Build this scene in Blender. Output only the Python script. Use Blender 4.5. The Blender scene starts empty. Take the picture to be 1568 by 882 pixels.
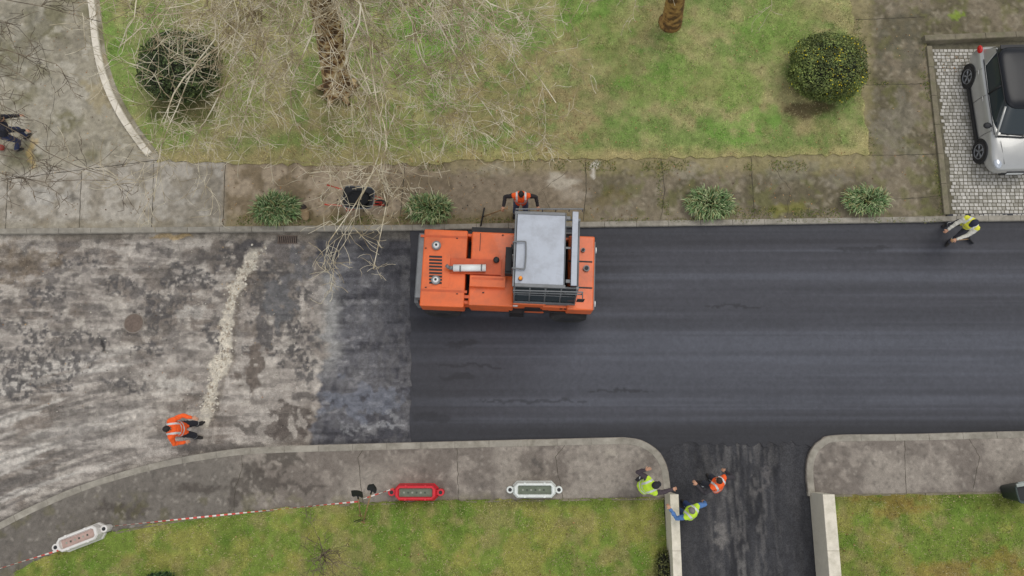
import bpy, math, random
import numpy as np
from mathutils import Vector, Matrix
from mathutils.geometry import delaunay_2d_cdt
random.seed(7); rng=np.random.default_rng(7)
scene=bpy.context.scene
H=22.3; T=math.radians(11.7); F=1132.0
sT,cT=math.sin(T),math.cos(T)
# survey helpers: plan position of a surveyed point at height z, and back
def P(u,v,z=0.0):
    cx=(u-784)/F; cy=-(v-441)/F
    dy=sT+cy*cT; dz=-cT+cy*sT
    s=(z-H)/dz
    return Vector((cx*s,dy*s,z))
def UV(x,y,z=0.0):
    rz=z-H
    dep=y*sT-rz*cT; up=y*cT+rz*sT
    return 784+F*x/dep, 441-F*up/dep
def lin(r,g,b):
    o=[]
    for c in (r,g,b):
        c/=255.0
        o.append(c/12.92 if c<=0.04045 else ((c+0.055)/1.055)**2.4)
    return np.array(o)
# ---------------- numpy noise
def _h(ix,iy,seed):
    n=(ix.astype(np.int64)*374761393+iy.astype(np.int64)*668265263+seed*974634777)&0xffffffff
    n=((n^(n>>13))*1274126177)&0xffffffff
    n=(n^(n>>16))&0xffffffff
    return n/4294967295.0
def vn(x,y,seed=0):
    x=np.asarray(x,float);y=np.asarray(y,float)
    ix=np.floor(x);iy=np.floor(y);fx=x-ix;fy=y-iy
    fx=fx*fx*(3-2*fx);fy=fy*fy*(3-2*fy)
    a=_h(ix,iy,seed);b=_h(ix+1,iy,seed);c=_h(ix,iy+1,seed);d=_h(ix+1,iy+1,seed)
    return (a*(1-fx)+b*fx)*(1-fy)+(c*(1-fx)+d*fx)*fy
def fbm(x,y,seed=0,o=4):
    s=0;a=.5;t=0
    for i in range(o):
        s=s+a*vn(x*2**i+i*17.3,y*2**i-i*9.1,seed+i);t+=a;a*=.55
    return s/t
def sst(a,b,x):
    t=np.clip((x-a)/(b-a),0,1);return t*t*(3-2*t)
def mix(c1,c2,m):
    m=np.asarray(m)[...,None]; return c1*(1-m)+c2*m
def blob(u,v,cu,cv,ru,rv,seed=1,w=.5):
    wu=(fbm(u/18,v/18,seed)-.5)*2*w*max(min(ru,rv),8)*1.8; wv=(fbm(u/18,v/18,seed+50)-.5)*2*w*max(min(ru,rv),8)*1.8
    d=np.sqrt(((u+wu-cu)/ru)**2+((v+wv-cv)/rv)**2)
    return 1-sst(.8,1.1,d)
def full(u,c): return np.ones(u.shape+(3,))*c
# ---------------- materials
def nodes(name):
    m=bpy.data.materials.new(name);m.use_nodes=True
    nt=m.node_tree; b=nt.nodes['Principled BSDF']
    return m,nt,b
def noise(nt,scale,detail=4,rough=.6,coord='Object'):
    tc=nt.nodes.new('ShaderNodeTexCoord');n=nt.nodes.new('ShaderNodeTexNoise')
    n.inputs['Scale'].default_value=scale;n.inputs['Detail'].default_value=detail;n.inputs['Roughness'].default_value=rough
    nt.links.new(tc.outputs[coord],n.inputs['Vector']);return n
def rampf(nt,src,lo,hi,p0=.3,p1=.7):
    m=nt.nodes.new('ShaderNodeMapRange');m.inputs[1].default_value=p0;m.inputs[2].default_value=p1
    m.inputs[3].default_value=lo;m.inputs[4].default_value=hi;nt.links.new(src,m.inputs[0]);return m.outputs[0]
def vmul(nt,col,fac):
    n=nt.nodes.new('ShaderNodeVectorMath');n.operation='MULTIPLY'
    nt.links.new(col,n.inputs[0]);nt.links.new(fac,n.inputs[1]);return n.outputs[0]
def bump(nt,b,src,strength,dist):
    n=nt.nodes.new('ShaderNodeBump');n.inputs['Strength'].default_value=strength;n.inputs['Distance'].default_value=dist
    nt.links.new(src,n.inputs['Height']);nt.links.new(n.outputs[0],b.inputs['Normal'])
def mat_attr(name,rough=.9,s1=60,a1=.25,s2=9,a2=.12,bs=.4,bd=.01,spec=.3):
    m,nt,b=nodes(name)
    at=nt.nodes.new('ShaderNodeAttribute');at.attribute_name='Col'
    n1=noise(nt,s1,3,.7);n2=noise(nt,s2,5,.6)
    c=vmul(nt,at.outputs['Color'],rampf(nt,n1.outputs['Fac'],1-a1,1+a1))
    c=vmul(nt,c,rampf(nt,n2.outputs['Fac'],1-a2,1+a2))
    nt.links.new(c,b.inputs['Base Color']);b.inputs['Roughness'].default_value=rough
    b.inputs['Specular IOR Level'].default_value=spec
    bump(nt,b,n1.outputs['Fac'],bs,bd);return m
def mat(name,rgb,rough=.6,metal=0,s=8,a=.15,spec=.5,dirt=None,da=.5,bs=0,coat=0):
    m,nt,b=nodes(name)
    c=lin(*rgb)
    cc=nt.nodes.new('ShaderNodeRGB');cc.outputs[0].default_value=(*c,1)
    n=noise(nt,s,5,.65)
    o=vmul(nt,cc.outputs[0],rampf(nt,n.outputs['Fac'],1-a,1+a))
    if dirt is not None:
        mx=nt.nodes.new('ShaderNodeMix');mx.data_type='RGBA'
        n2=noise(nt,s*.45+1.3,6,.7)
        nt.links.new(rampf(nt,n2.outputs['Fac'],0,da,.45,.75),mx.inputs[0])
        nt.links.new(o,mx.inputs[6]);mx.inputs[7].default_value=(*lin(*dirt),1);o=mx.outputs[2]
    nt.links.new(o,b.inputs['Base Color']);b.inputs['Roughness'].default_value=rough;b.inputs['Metallic'].default_value=metal
    b.inputs['Specular IOR Level'].default_value=spec
    b.inputs['Coat Weight'].default_value=coat
    if bs: bump(nt,b,n.outputs['Fac'],bs,.02)
    return m
# ---------------- mesh helpers
COL=scene.collection
def empty(name,loc=(0,0,0),rz=0):
    e=bpy.data.objects.new(name,None);e.location=loc;e.rotation_euler=(0,0,rz);e.empty_display_size=.3;COL.objects.link(e);return e
def fastmesh(name,V,Fc,mats,col=None,parent=None,matidx=None,smooth=False):
    V=np.asarray(V,np.float32);Fc=np.asarray(Fc,np.int32);k=Fc.shape[1]
    me=bpy.data.meshes.new(name);me.vertices.add(len(V));me.vertices.foreach_set('co',V.ravel())
    me.loops.add(Fc.size);me.loops.foreach_set('vertex_index',Fc.ravel())
    me.polygons.add(len(Fc));me.polygons.foreach_set('loop_start',np.arange(0,Fc.size,k,dtype=np.int32))
    try: me.polygons.foreach_set('loop_total',np.full(len(Fc),k,np.int32))
    except Exception: pass
    if col is not None:
        a=me.attributes.new('Col','FLOAT_COLOR','POINT')
        c4=np.ones((len(V),4),np.float32);c4[:,:3]=col;a.data.foreach_set('color',c4.ravel())
    for m in mats: me.materials.append(m)
    if matidx is not None: me.polygons.foreach_set('material_index',np.asarray(matidx,np.int32))
    me.update(calc_edges=True);me.validate()
    if smooth: me.polygons.foreach_set('use_smooth',np.ones(len(me.polygons),bool))
    o=bpy.data.objects.new(name,me);COL.objects.link(o)
    if parent: o.parent=parent
    return o
def inpoly(x,y,poly):
    ins=np.zeros(x.shape,bool);n=len(poly);j=n-1
    for i in range(n):
        xi,yi=poly[i][0],poly[i][1];xj,yj=poly[j][0],poly[j][1]
        if yi!=yj:
            c=((yi>y)!=(yj>y))&(x<(xj-xi)*(y-yi)/(yj-yi)+xi);ins^=c
        j=i
    return ins
def sheet(name,poly,z,step,colfn,mt,parent=None,relief=None,skirt=.2):
    """flat surface with fine vertices; colour function in plan coordinates"""
    pts=[(p[0],p[1]) for p in poly]
    b=[]
    for i in range(len(pts)):
        a,c=pts[i],pts[(i+1)%len(pts)];L=math.hypot(a[0]-c[0],a[1]-c[1]);n=max(1,int(L/(step*1.5)))
        for k in range(n): b.append((a[0]+(c[0]-a[0])*k/n,a[1]+(c[1]-a[1])*k/n))
    A=np.array(b);x0,y0=A.min(0);x1,y1=A.max(0)
    gx,gy=np.meshgrid(np.arange(x0,x1,step),np.arange(y0,y1,step))
    gx=gx.ravel()+(rng.random(gx.size)-.5)*step*.3;gy=gy.ravel()+(rng.random(gy.size)-.5)*step*.3
    k=inpoly(gx,gy,pts)
    vs=[Vector(q) for q in b]+[Vector(q) for q in zip(gx[k],gy[k])]
    nb=len(b)
    r=delaunay_2d_cdt(vs,[(i,(i+1)%nb) for i in range(nb)],[],1,1e-5)
    V2=np.array([(q[0],q[1]) for q in r[0]]);Fc=np.array([f for f in r[2] if len(f)==3],np.int32)
    cen=V2[Fc].mean(1);Fc=Fc[inpoly(cen[:,0],cen[:,1],pts)]
    u,v=UV(V2[:,0],V2[:,1],z);col=colfn(u,v,V2[:,0],V2[:,1])
    zz=np.full(len(V2),float(z))
    if relief is not None: zz=zz+relief(V2[:,0],V2[:,1])
    V=np.column_stack([V2,zz])
    if skirt:
        n0=len(V);B=np.array(b);ub,vb=UV(B[:,0],B[:,1],z);cb=colfn(ub,vb,B[:,0],B[:,1])
        V=np.vstack([V,np.column_stack([B,np.full(nb,z)]),np.column_stack([B,np.full(nb,z-skirt)])]);col=np.vstack([col,cb,cb*.7])
        sf=[]
        for i in range(nb):
            j=(i+1)%nb;sf.append((n0+i,n0+j,n0+nb+j));sf.append((n0+i,n0+nb+j,n0+nb+i))
        Fc=np.vstack([Fc,np.array(sf,np.int32)])
    return fastmesh(name,V,Fc,[mt],col,parent)
def crom(pts,n=6,closed=False):
    o=[];N=len(pts)
    for i in range(N-1):
        p0=pts[max(i-1,0)];p1=pts[i];p2=pts[i+1];p3=pts[min(i+2,N-1)]
        for k in range(n):
            t=k/n
            o.append(tuple(.5*((2*p1[a])+(-p0[a]+p2[a])*t+(2*p0[a]-5*p1[a]+4*p2[a]-p3[a])*t*t+(-p0[a]+3*p1[a]-3*p2[a]+p3[a])*t**3) for a in range(len(p1))))
    o.append(tuple(pts[-1]));return o
class MB:
    def __init__(s): s.v=[];s.f=[];s.m=[];s.s=[]
    def add(s,vs,fs,m=0,sm=False):
        o=len(s.v);s.v+= [tuple(q) for q in vs]
        for f in fs: s.f.append(tuple(i+o for i in f));s.m.append(m);s.s.append(sm)
    def box(s,p0,p1,m=0,M=None,taper=0):
        x0,y0,z0=p0;x1,y1,z1=p1;t=taper
        vs=[Vector(q) for q in [(x0,y0,z0),(x1,y0,z0),(x1,y1,z0),(x0,y1,z0),(x0+t,y0+t,z1),(x1-t,y0+t,z1),(x1-t,y1-t,z1),(x0+t,y1-t,z1)]]
        if M is not None: vs=[M@q for q in vs]
        s.add(vs,[(3,2,1,0),(4,5,6,7),(0,1,5,4),(1,2,6,5),(2,3,7,6),(3,0,4,7)],m)
    def tube(s,pts,rs,n=8,m=0,cap=True,sm=True,el=None):
        pts=[Vector(p) for p in pts]
        if not hasattr(rs,'__len__'): rs=[rs]*len(pts)
        ref=None;vs=[]
        for i,p in enumerate(pts):
            d=(pts[min(i+1,len(pts)-1)]-pts[max(i-1,0)])
            if d.length<1e-9: d=Vector((0,0,1))
            d.normalize()
            if ref is None:
                ref=Vector((1,0,0)) if abs(d.x)<.8 else Vector((0,1,0))
            a=(ref-d*ref.dot(d))
            if a.length<1e-4: a=d.orthogonal()
            a.normalize();b=d.cross(a);ref=a
            for k in range(n):
                t=2*math.pi*k/n
                vs.append(p+(a*math.cos(t)+b*math.sin(t))*rs[i])
        fs=[]
        for i in range(len(pts)-1):
            for k in range(n):
                k2=(k+1)%n;fs.append((i*n+k,i*n+k2,(i+1)*n+k2,(i+1)*n+k))
        s.add(vs,fs,m,sm)
        if cap:
            o=len(s.v)-len(vs)
            s.f.append(tuple(o+k for k in reversed(range(n))));s.m.append(m);s.s.append(False)
            s.f.append(tuple(o+(len(pts)-1)*n+k for k in range(n)));s.m.append(m);s.s.append(False)
    def loft(s,rings,m=0,cap=True,sm=True):
        n=len(rings[0]);vs=[q for r in rings for q in r];fs=[]
        for i in range(len(rings)-1):
            for k in range(n):
                k2=(k+1)%n;fs.append((i*n+k,i*n+k2,(i+1)*n+k2,(i+1)*n+k))
        if cap: fs.append(tuple(reversed(range(n))));fs.append(tuple((len(rings)-1)*n+k for k in range(n)))
        s.add(vs,fs,m,sm)
    def ell(s,c,r,m=0,seg=12,rg=8,M=None):
        c=Vector(c);rings=[]
        vs=[];
        for i in range(1,rg):
            ph=math.pi*i/rg
            for k in range(seg):
                t=2*math.pi*k/seg
                q=Vector((r[0]*math.sin(ph)*math.cos(t),r[1]*math.sin(ph)*math.sin(t),-r[2]*math.cos(ph)))
                vs.append((M@q if M is not None else q)+c)
        a=Vector((0,0,-r[2]));b=Vector((0,0,r[2]))
        if M is not None:a=M@a;b=M@b
        vs+= [a+c,b+c];fs=[]
        for i in range(rg-2):
            for k in range(seg):
                k2=(k+1)%seg;fs.append((i*seg+k,i*seg+k2,(i+1)*seg+k2,(i+1)*seg+k))
        n=len(vs)
        for k in range(seg):
            k2=(k+1)%seg;fs.append((n-2,k2,k));fs.append((n-1,(rg-2)*seg+k,(rg-2)*seg+k2))
        s.add(vs,fs,m,True)
    def mesh(s,name,mats):
        me=bpy.data.meshes.new(name);me.from_pydata(s.v,[],s.f)
        for q in mats: me.materials.append(q)
        me.polygons.foreach_set('material_index',s.m);me.polygons.foreach_set('use_smooth',s.s);me.update();return me
    def obj(s,name,mats,parent=None,bevel=0,loc=None,rz=0):
        o=bpy.data.objects.new(name,s.mesh(name,mats));COL.objects.link(o)
        if parent: o.parent=parent
        if loc is not None:o.location=loc
        o.rotation_euler=(0,0,rz)
        if bevel:
            b=o.modifiers.new('b','BEVEL');b.width=bevel;b.segments=2;b.limit_method='ANGLE';b.angle_limit=math.radians(40)
        return o
# ================= WORLD / CAMERA / SUN
w=bpy.data.worlds.new("World");scene.world=w;w.use_nodes=True
nt=w.node_tree;bg=nt.nodes['Background']
sky=nt.nodes.new('ShaderNodeTexSky');sky.sky_type='NISHITA';sky.sun_disc=False
sky.sun_elevation=math.radians(62);sky.sun_rotation=math.radians(200)
hs=nt.nodes.new('ShaderNodeHueSaturation');hs.inputs['Saturation'].default_value=.22
nt.links.new(sky.outputs[0],hs.inputs['Color']);nt.links.new(hs.outputs[0],bg.inputs['Color']);bg.inputs['Strength'].default_value=.15
sd=bpy.data.lights.new('sun','SUN');sd.energy=1.5;sd.angle=math.radians(40);sd.color=(1,.96,.9)
so=bpy.data.objects.new('sun',sd);COL.objects.link(so)
so.rotation_euler=(math.radians(28),0,math.radians(-20+180-200+180))
so.location=(0,0,40)
cam=bpy.data.cameras.new('camera');cam.sensor_width=36;cam.lens=36*F/1568;cam.clip_end=3000
co=bpy.data.objects.new('camera',cam);COL.objects.link(co);co.location=(0,0,H);co.rotation_euler=(T,0,0);scene.camera=co
scene.view_settings.view_transform='Standard'
# ================= SURFACES
M_ground=mat('soil_grass',(95,105,60),.95,0,1.2,.3,bs=.3)
mb=MB();mb.add([(-900,-900,-.06),(900,-900,-.06),(900,900,-.06),(-900,900,-.06)],[(0,1,2,3)]);mb.obj('ground',[M_ground])
M_asph_old=mat_attr('old_asphalt',.92,38,.42,7,.12,.8,.014)
M_asph=mat_attr('fresh_asphalt',.60,70,.32,5,.08,.9,.010,.38)
M_conc=mat_attr('pavement_concrete',.95,55,.24,6,.12,.6,.008)
M_lawn=mat_attr('lawn_soil',1,40,.35,6,.15,.6,.02,.1)
M_blade=mat_attr('grass_blades',.8,30,.15,6,.1,0,.01,.2)
def bottom_curve(u):
    return np.where(u<400,684+np.clip((400-u)/400,0,3)**1.75*112,684-(u-400)*.021)
def c_old(u,v,x,y):
    s=(v-352)/(bottom_curve(u)-352)
    c=full(u,lin(160,152,143))
    n=fbm(x*.8,y*.8,3);c=mix(c,lin(128,119,110),sst(.42,.62,n))
    n=fbm(x*2.5,y*2.5,5);c=mix(c,lin(182,174,163),sst(.52,.68,n)*.7)
    st=fbm(s*30,u*.006,11,3)
    k=sst(300,120,u)*sst(.35,.55,s)
    c=mix(c,lin(190,184,175),sst(.55,.66,st)*k*.8);c=mix(c,lin(104,99,94),sst(.46,.36,st)*k*.75)
    st2=fbm(s*55,u*.008,14,2);c=mix(c,lin(112,107,102),sst(.42,.3,st2)*.6*sst(.45,.65,s)*sst(480,300,u))
    st3=fbm(u*.02,v*.12,15,3);c=mix(c,lin(188,180,170),sst(.58,.68,st3)*.5*sst(500,440,u));c=mix(c,lin(106,100,94),sst(.42,.34,st3)*.5*sst(500,440,u))
    sp=vn(x*11,y*11,21)*.6+vn(x*22,y*22,22)*.4
    for (a,b,ra,rb) in [(60,560,85,32),(110,520,60,18),(30,500,40,14),(430,470,45,75),(250,470,40,30),(300,420,45,18),(230,540,30,12),(470,540,25,50),(20,600,40,16),(350,395,20,14),(70,450,30,16),(410,420,16,22),(190,590,40,10),(330,520,18,30),(110,400,40,14),(180,440,30,12)]:
        m=blob(u,v,a,b,ra,rb,int(a),.9);c=mix(c,lin(86,83,82),m*sst(.38,.58,sp)*.85)
    sp2=fbm(x*3.1,y*5,77,3);c=mix(c,lin(100,95,91),sst(.58,.66,sp2)*.7*sst(620,480,v))
    c=mix(c,lin(112,96,74),blob(u,v,40,400,60,22,8,.9)*.6*(vn(x*5,y*5,9)*.6+.4))
    c=mix(c,lin(190,184,174),blob(u,v,285,475,26,9,9,1.2)*.5)
    c=mix(c,lin(196,190,180),blob(u,v,262,590,42,12,19,1.2)*.6)
    c=mix(c,lin(196,160,84),blob(u,v,262,363,34,4,29)*.6)
    edge=480+20*np.sin((v-350)/95.)+(fbm(v/16,u*0+3,31)-.5)*34
    m=sst(edge-3,edge+4,u)
    d=full(u,lin(98,97,100));d=mix(d,lin(72,71,75),sst(.45,.62,fbm(x*1.2,y*4.5,41)));d=mix(d,lin(138,136,136),sst(.56,.7,fbm(x*2.2,y*3.6,42))*.75)
    d=mix(d,lin(64,64,69),sst(560,600,u)*.45);d=mix(d,lin(62,61,65),sst(420,365,v)*.65)
    d=mix(d,lin(110,108,108),sst(.5,.62,fbm(x*6,y*2,43))*.4)
    d=mix(d,lin(118,122,132),blob(u,v,550,612,66,24,51,1.2)*.5);d=mix(d,lin(160,160,160),blob(u,v,575,656,52,4,52,1.5)*.45);d=mix(d,lin(150,150,150),blob(u,v,600,640,12,6,53,1.5)*.5)
    c=mix(c,d,m)
    m=np.exp(-((u-edge-6)/13)**2)*sst(400,440,v)*sst(600,520,v);c=mix(c,lin(162,160,155),m*.75)
    for (a,b,ra,rb,q) in [(388,560,17,45,(98,88,80)),(405,500,12,30,(96,92,90)),(425,470,20,34,(104,103,103)),(382,378,26,8,(72,70,72)),(440,385,34,14,(112,106,102)),(450,640,26,20,(90,82,76)),(425,660,26,10,(96,88,82)),(380,655,16,7,(100,94,88)),(158,530,5,13,(44,42,42)),(463,605,18,8,(98,92,88)),(340,690,70,9,(110,104,98)),(455,415,22,22,(110,108,108)),(365,395,10,18,(86,82,80))]:
        c=mix(c,lin(*q),blob(u,v,a,b,ra,rb,int(b),1.0)*.85)
    c=mix(c,lin(168,160,150),blob(u,v,445,652,6,20,61,.9)*.9);c=mix(c,lin(168,160,150),blob(u,v,463,640,5,18,62,.9)*.8)
    c=mix(c,lin(110,104,92),sst(372,362,v)*.5)
    # crumbly pale trench
    tx=np.interp(v,[380,405,440,475,505,540,575,610,652],[391,381,361,350,346,343,332,322,311])
    wd=(9+16*(fbm(v/11,u*0+1,91)-.35));e=np.abs(u-tx+(fbm(u/7,v/7,93)-.5)*16)/wd
    m=(1-sst(.75,1.1,e))*sst(376,388,v)*sst(660,648,v)*sst(.28,.45,fbm(u/13,v/13,95)+.12)
    m=m*sst(.3,.42,fbm(u/5,v/6,97)+.08);c=mix(c,lin(206,197,180),m*.9)
    c=mix(c,lin(100,90,78),np.exp(-((u-tx-wd-3)/3.5)**2)*sst(388,400,v)*sst(655,640,v)*.55)
    gr=fbm(x*.35,y*13,78,2);c=c*(1-.14*sst(.5,.3,gr))[...,None]
    g2=fbm(x*9,y*9,79,3);c=c*(.86+.28*sst(.35,.65,g2))[...,None]
    g=vn(x*14,y*14,71)*.5+vn(x*27,y*27,72)*.5
    return c*(0.80+.42*g)[...,None]
mp=[P(-500,330),P(660,330),P(660,760),P(400,760),P(100,860),P(-500,1150)]
road=empty('road')
sheet('old_surface',mp,0,.042,c_old,M_asph_old,road,lambda x,y:(fbm(x*2,y*2,4)-.5)*.012,0)
def c_new(u,v,x,y):
    vy=v+(u-784)*.013
    c=full(u,lin(62,62,68))
    st=fbm(y*5.0,x*.05,101,3);c=mix(c,lin(80,82,90),sst(.5,.7,st)*.75);c=mix(c,lin(50,50,55),sst(.47,.3,st)*.75)
    st=fbm(y*15,x*.12,107,2);c=mix(c,lin(46,46,51),sst(.45,.25,st)*.45)
    band=np.exp(-((vy-565)/75)**2)*sst(650,900,u);c=mix(c,lin(86,89,98),band*.5)  # light blue sheen along the road, painted into the asphalt colour
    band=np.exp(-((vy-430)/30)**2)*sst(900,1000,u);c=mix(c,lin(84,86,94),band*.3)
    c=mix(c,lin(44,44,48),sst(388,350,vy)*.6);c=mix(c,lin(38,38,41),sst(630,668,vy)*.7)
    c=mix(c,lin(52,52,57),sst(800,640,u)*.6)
    for (a,b,ra,rb) in [(705,527,28,6),(700,577,30,5),(820,614,100,2.2),(720,560,60,2),(660,640,30,8),(1320,380,50,4),(950,600,60,2),(1120,470,50,2)]:
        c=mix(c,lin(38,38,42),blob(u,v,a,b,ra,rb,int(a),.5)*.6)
    n=fbm(x*.5,y*.9,111);c=c*(.9+.2*n)[...,None]
    g=vn(x*16,y*16,121)*.5+vn(x*31,y*31,122)*.5
    return c*(.84+.30*g)[...,None]
edgeN=[P(629+random.uniform(-2,2),v,.03) for v in range(350,700,12)]
fr=[P(u,680+random.uniform(-4,7)-(u-1026)*.012,.03) for u in range(1030,1240,7)]
np_=edgeN[::-1]+[P(629,335,.03),P(2100,322,.03),P(2100,690,.03),P(1262,696,.03)]+fr[::-1]+[P(1010,705,.03)]
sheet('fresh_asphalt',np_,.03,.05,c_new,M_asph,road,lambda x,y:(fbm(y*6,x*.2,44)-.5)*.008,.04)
def c_drive(u,v,x,y):
    c=full(u,lin(62,62,65));k=(u-1130-(v-700)*.06)
    c=mix(c,lin(48,48,51),sst(.4,.65,fbm(x*2,y*.6,201)))
    m=np.exp(-(k/58)**2);st=fbm(x*7,y*.8,203,3)
    c=mix(c,lin(98,96,95),m*sst(.46,.7,st)*.7);c=mix(c,lin(120,117,114),m*sst(.55,.7,fbm(x*9,y*2,204))*.45)
    c=mix(c,lin(128,124,120),blob(u,v,1100,820,8,22,7,1.5)*.55);c=mix(c,lin(112,108,106),blob(u,v,1168,735,5,22,8,1.5)*.5)
    g=vn(x*16,y*16,221)*.5+vn(x*31,y*31,222)*.5
    return c*(.8+.4*g)[...,None]
sheet('driveway_surface',[P(1000,640,.012),P(1270,640,.012),P(1300,1250,.012),P(1030,1250,.012)],.012,.06,c_drive,M_asph_old,road,None,0)
# ---- northern pavement
def c_pave(u,v,x,y):
    c=full(u,lin(130,118,100));n=fbm(x*.9,y*.9,301);n2=fbm(x*3,y*3,302);n3=fbm(x*7,y*7,303,3)
    a=full(u,lin(168,161,149));a=mix(a,lin(142,134,120),sst(.4,.62,n2));c=mix(c,a,sst(352,338,u)*sst(235,262,v+u*.08))
    a=full(u,lin(150,143,126));a=mix(a,lin(120,115,92),sst(.45,.65,n));a=mix(a,lin(176,170,156),sst(.55,.68,n2)*.6)
    pl=sst(276,262,v+u*.12)*sst(300,240,u);c=mix(c,a,pl)
    a=full(u,lin(164,148,126));a=mix(a,lin(130,115,92),sst(.45,.62,n2));mid=sst(338,352,u)*sst(720,560,u)*sst(240,262,v);c=mix(c,a,mid)
    moss=mix(full(u,lin(104,98,58)),lin(122,106,76),n2);c=mix(c,moss,sst(340,350,u)*sst(318,334,v+(n2-.5)*20)*sst(1440,1420,u)*.6)
    c=mix(c,moss,sst(355,345,u)*sst(332,345,v)*0.3)
    rt=sst(880,930,u);a=full(u,lin(120,110,92));a=mix(a,lin(96,89,70),sst(.42,.6,n));a=mix(a,lin(100,101,58),sst(.52,.66,n2)*.5);a=mix(a,lin(146,137,118),sst(.58,.72,n3)*.55);c=mix(c,a,rt)
    m=sst(274,252,v+(n3-.5)*22)*sst(600,720,u)*sst(1345,1325,u);c=mix(c,lin(142,132,96),m*.7)
    for (a0,b0,ra,rb,q,k) in [(862,275,28,9,(180,172,156),.7),(880,297,26,8,(160,150,134),.6),(905,262,5,12,(190,184,172),.8),(755,262,30,6,(150,142,124),.6),(1200,322,40,8,(118,116,52),.6),(1215,262,40,14,(120,116,100),.5),(935,302,30,12,(104,94,50),.4),(640,280,60,20,(104,92,72),.5),(1370,190,30,60,(124,118,104),.5),(1395,60,40,50,(92,88,74),.6),(45,235,6,26,(190,160,96),.5),(1465,25,10,8,(120,140,50),.8),(90,150,60,40,(160,154,140),.5),(30,60,50,60,(126,121,106),.6),(110,300,14,6,(84,80,74),.6),(155,140,20,40,(150,134,90),.4),(70,305,40,14,(176,172,164),.5),(1050,265,30,10,(146,138,122),.5),(1110,300,30,10,(90,84,70),.5),(1280,275,24,10,(140,132,116),.5),(110,60,26,18,(110,104,90),.5),(130,225,30,14,(116,110,94),.5)]:
        c=mix(c,lin(*q),blob(u,v,a0,b0,ra,rb,int(a0)+3,1.1)*k)
    sp=sst(.6,.75,vn(x*13,y*13,331));c=c*(1-.22*sp)[...,None]
    g=vn(x*16,y*16,341)*.5+vn(x*29,y*29,342)*.5
    return c*(.92+.36*g)[...,None]
ZP=.12
pav=empty('pavement')
npoly=[P(-400,352,ZP),P(0,352,ZP),P(700,346,ZP),P(1448,333,ZP),P(1433,200,ZP),P(1418,58,ZP),P(2200,50,ZP),P(2200,-420,ZP),P(-900,-420,ZP),P(-900,352,ZP)]
sheet('north_surface',npoly,ZP,.085,c_pave,M_conc,pav)
def c_south(u,v,x,y):
    c=full(u,lin(140,132,122));n=fbm(x*.9,y*.9,401);n2=fbm(x*3,y*3,402)
    c=mix(c,lin(116,108,100),sst(.42,.62,n));c=mix(c,lin(158,149,138),sst(.55,.7,n2)*.5)
    c=mix(c,lin(104,99,92),sst(420,330,u)*.8)
    for (a,b,ra,rb) in [(405,738,42,14),(362,760,16,24),(300,745,40,12),(432,705,40,12),(180,780,50,12),(470,742,30,6),(385,712,12,14)]:
        c=mix(c,lin(80,74,68),blob(u,v,a,b,ra,rb,int(a),1.2)*.8)
    c=mix(c,lin(80,76,72),blob(u,v,823,711,7,12,5,.9)*.7);c=mix(c,lin(168,160,146),blob(u,v,935,690,14,12,5,.9)*.5)
    c=mix(c,lin(92,88,60),sst(.55,.65,n2)*sst(750,765,v+(n-.5)*10)*.5)
    sp=vn(x*17,y*17,431);c=mix(c,lin(74,70,66),sst(.75,.85,sp)*.35);c=mix(c,lin(180,172,160),sst(.2,.1,sp)*.3)
    g=vn(x*16,y*16,441)*.5+vn(x*29,y*29,442)*.5
    return c*(.88+.36*g)[...,None]
topS=crom([(-330,1010),(-150,885),(-60,833),(0,799),(60,769),(130,740),(200,718),(260,703),(330,691),(400,684),(560,679),(760,674),(930,670),(960,670),(985,675),(1008,690),(1021,712),(1026,740),(1027,762)],5)
botS=[(1018,762),(900,763),(800,765),(680,767),(560,770),(460,776),(380,783),(300,792),(220,805),(160,818),(110,834),(50,862),(-40,912),(-160,990),(-330,1110)]
sheet('south_surface',[P(a,b,ZP) for a,b in topS+botS],ZP,.07,c_south,M_conc,pav)
topR=crom([(1238,760),(1235,730),(1236,706),(1243,687),(1256,674),(1280,666),(1400,664),(1568,660),(2100,650)],5)
botR=[(2100,742),(1568,752),(1400,755),(1240,758)]
sheet('south_surface_east',[P(a,b,ZP) for a,b in topR+botR],ZP,.07,c_south,M_conc,pav)
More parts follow.
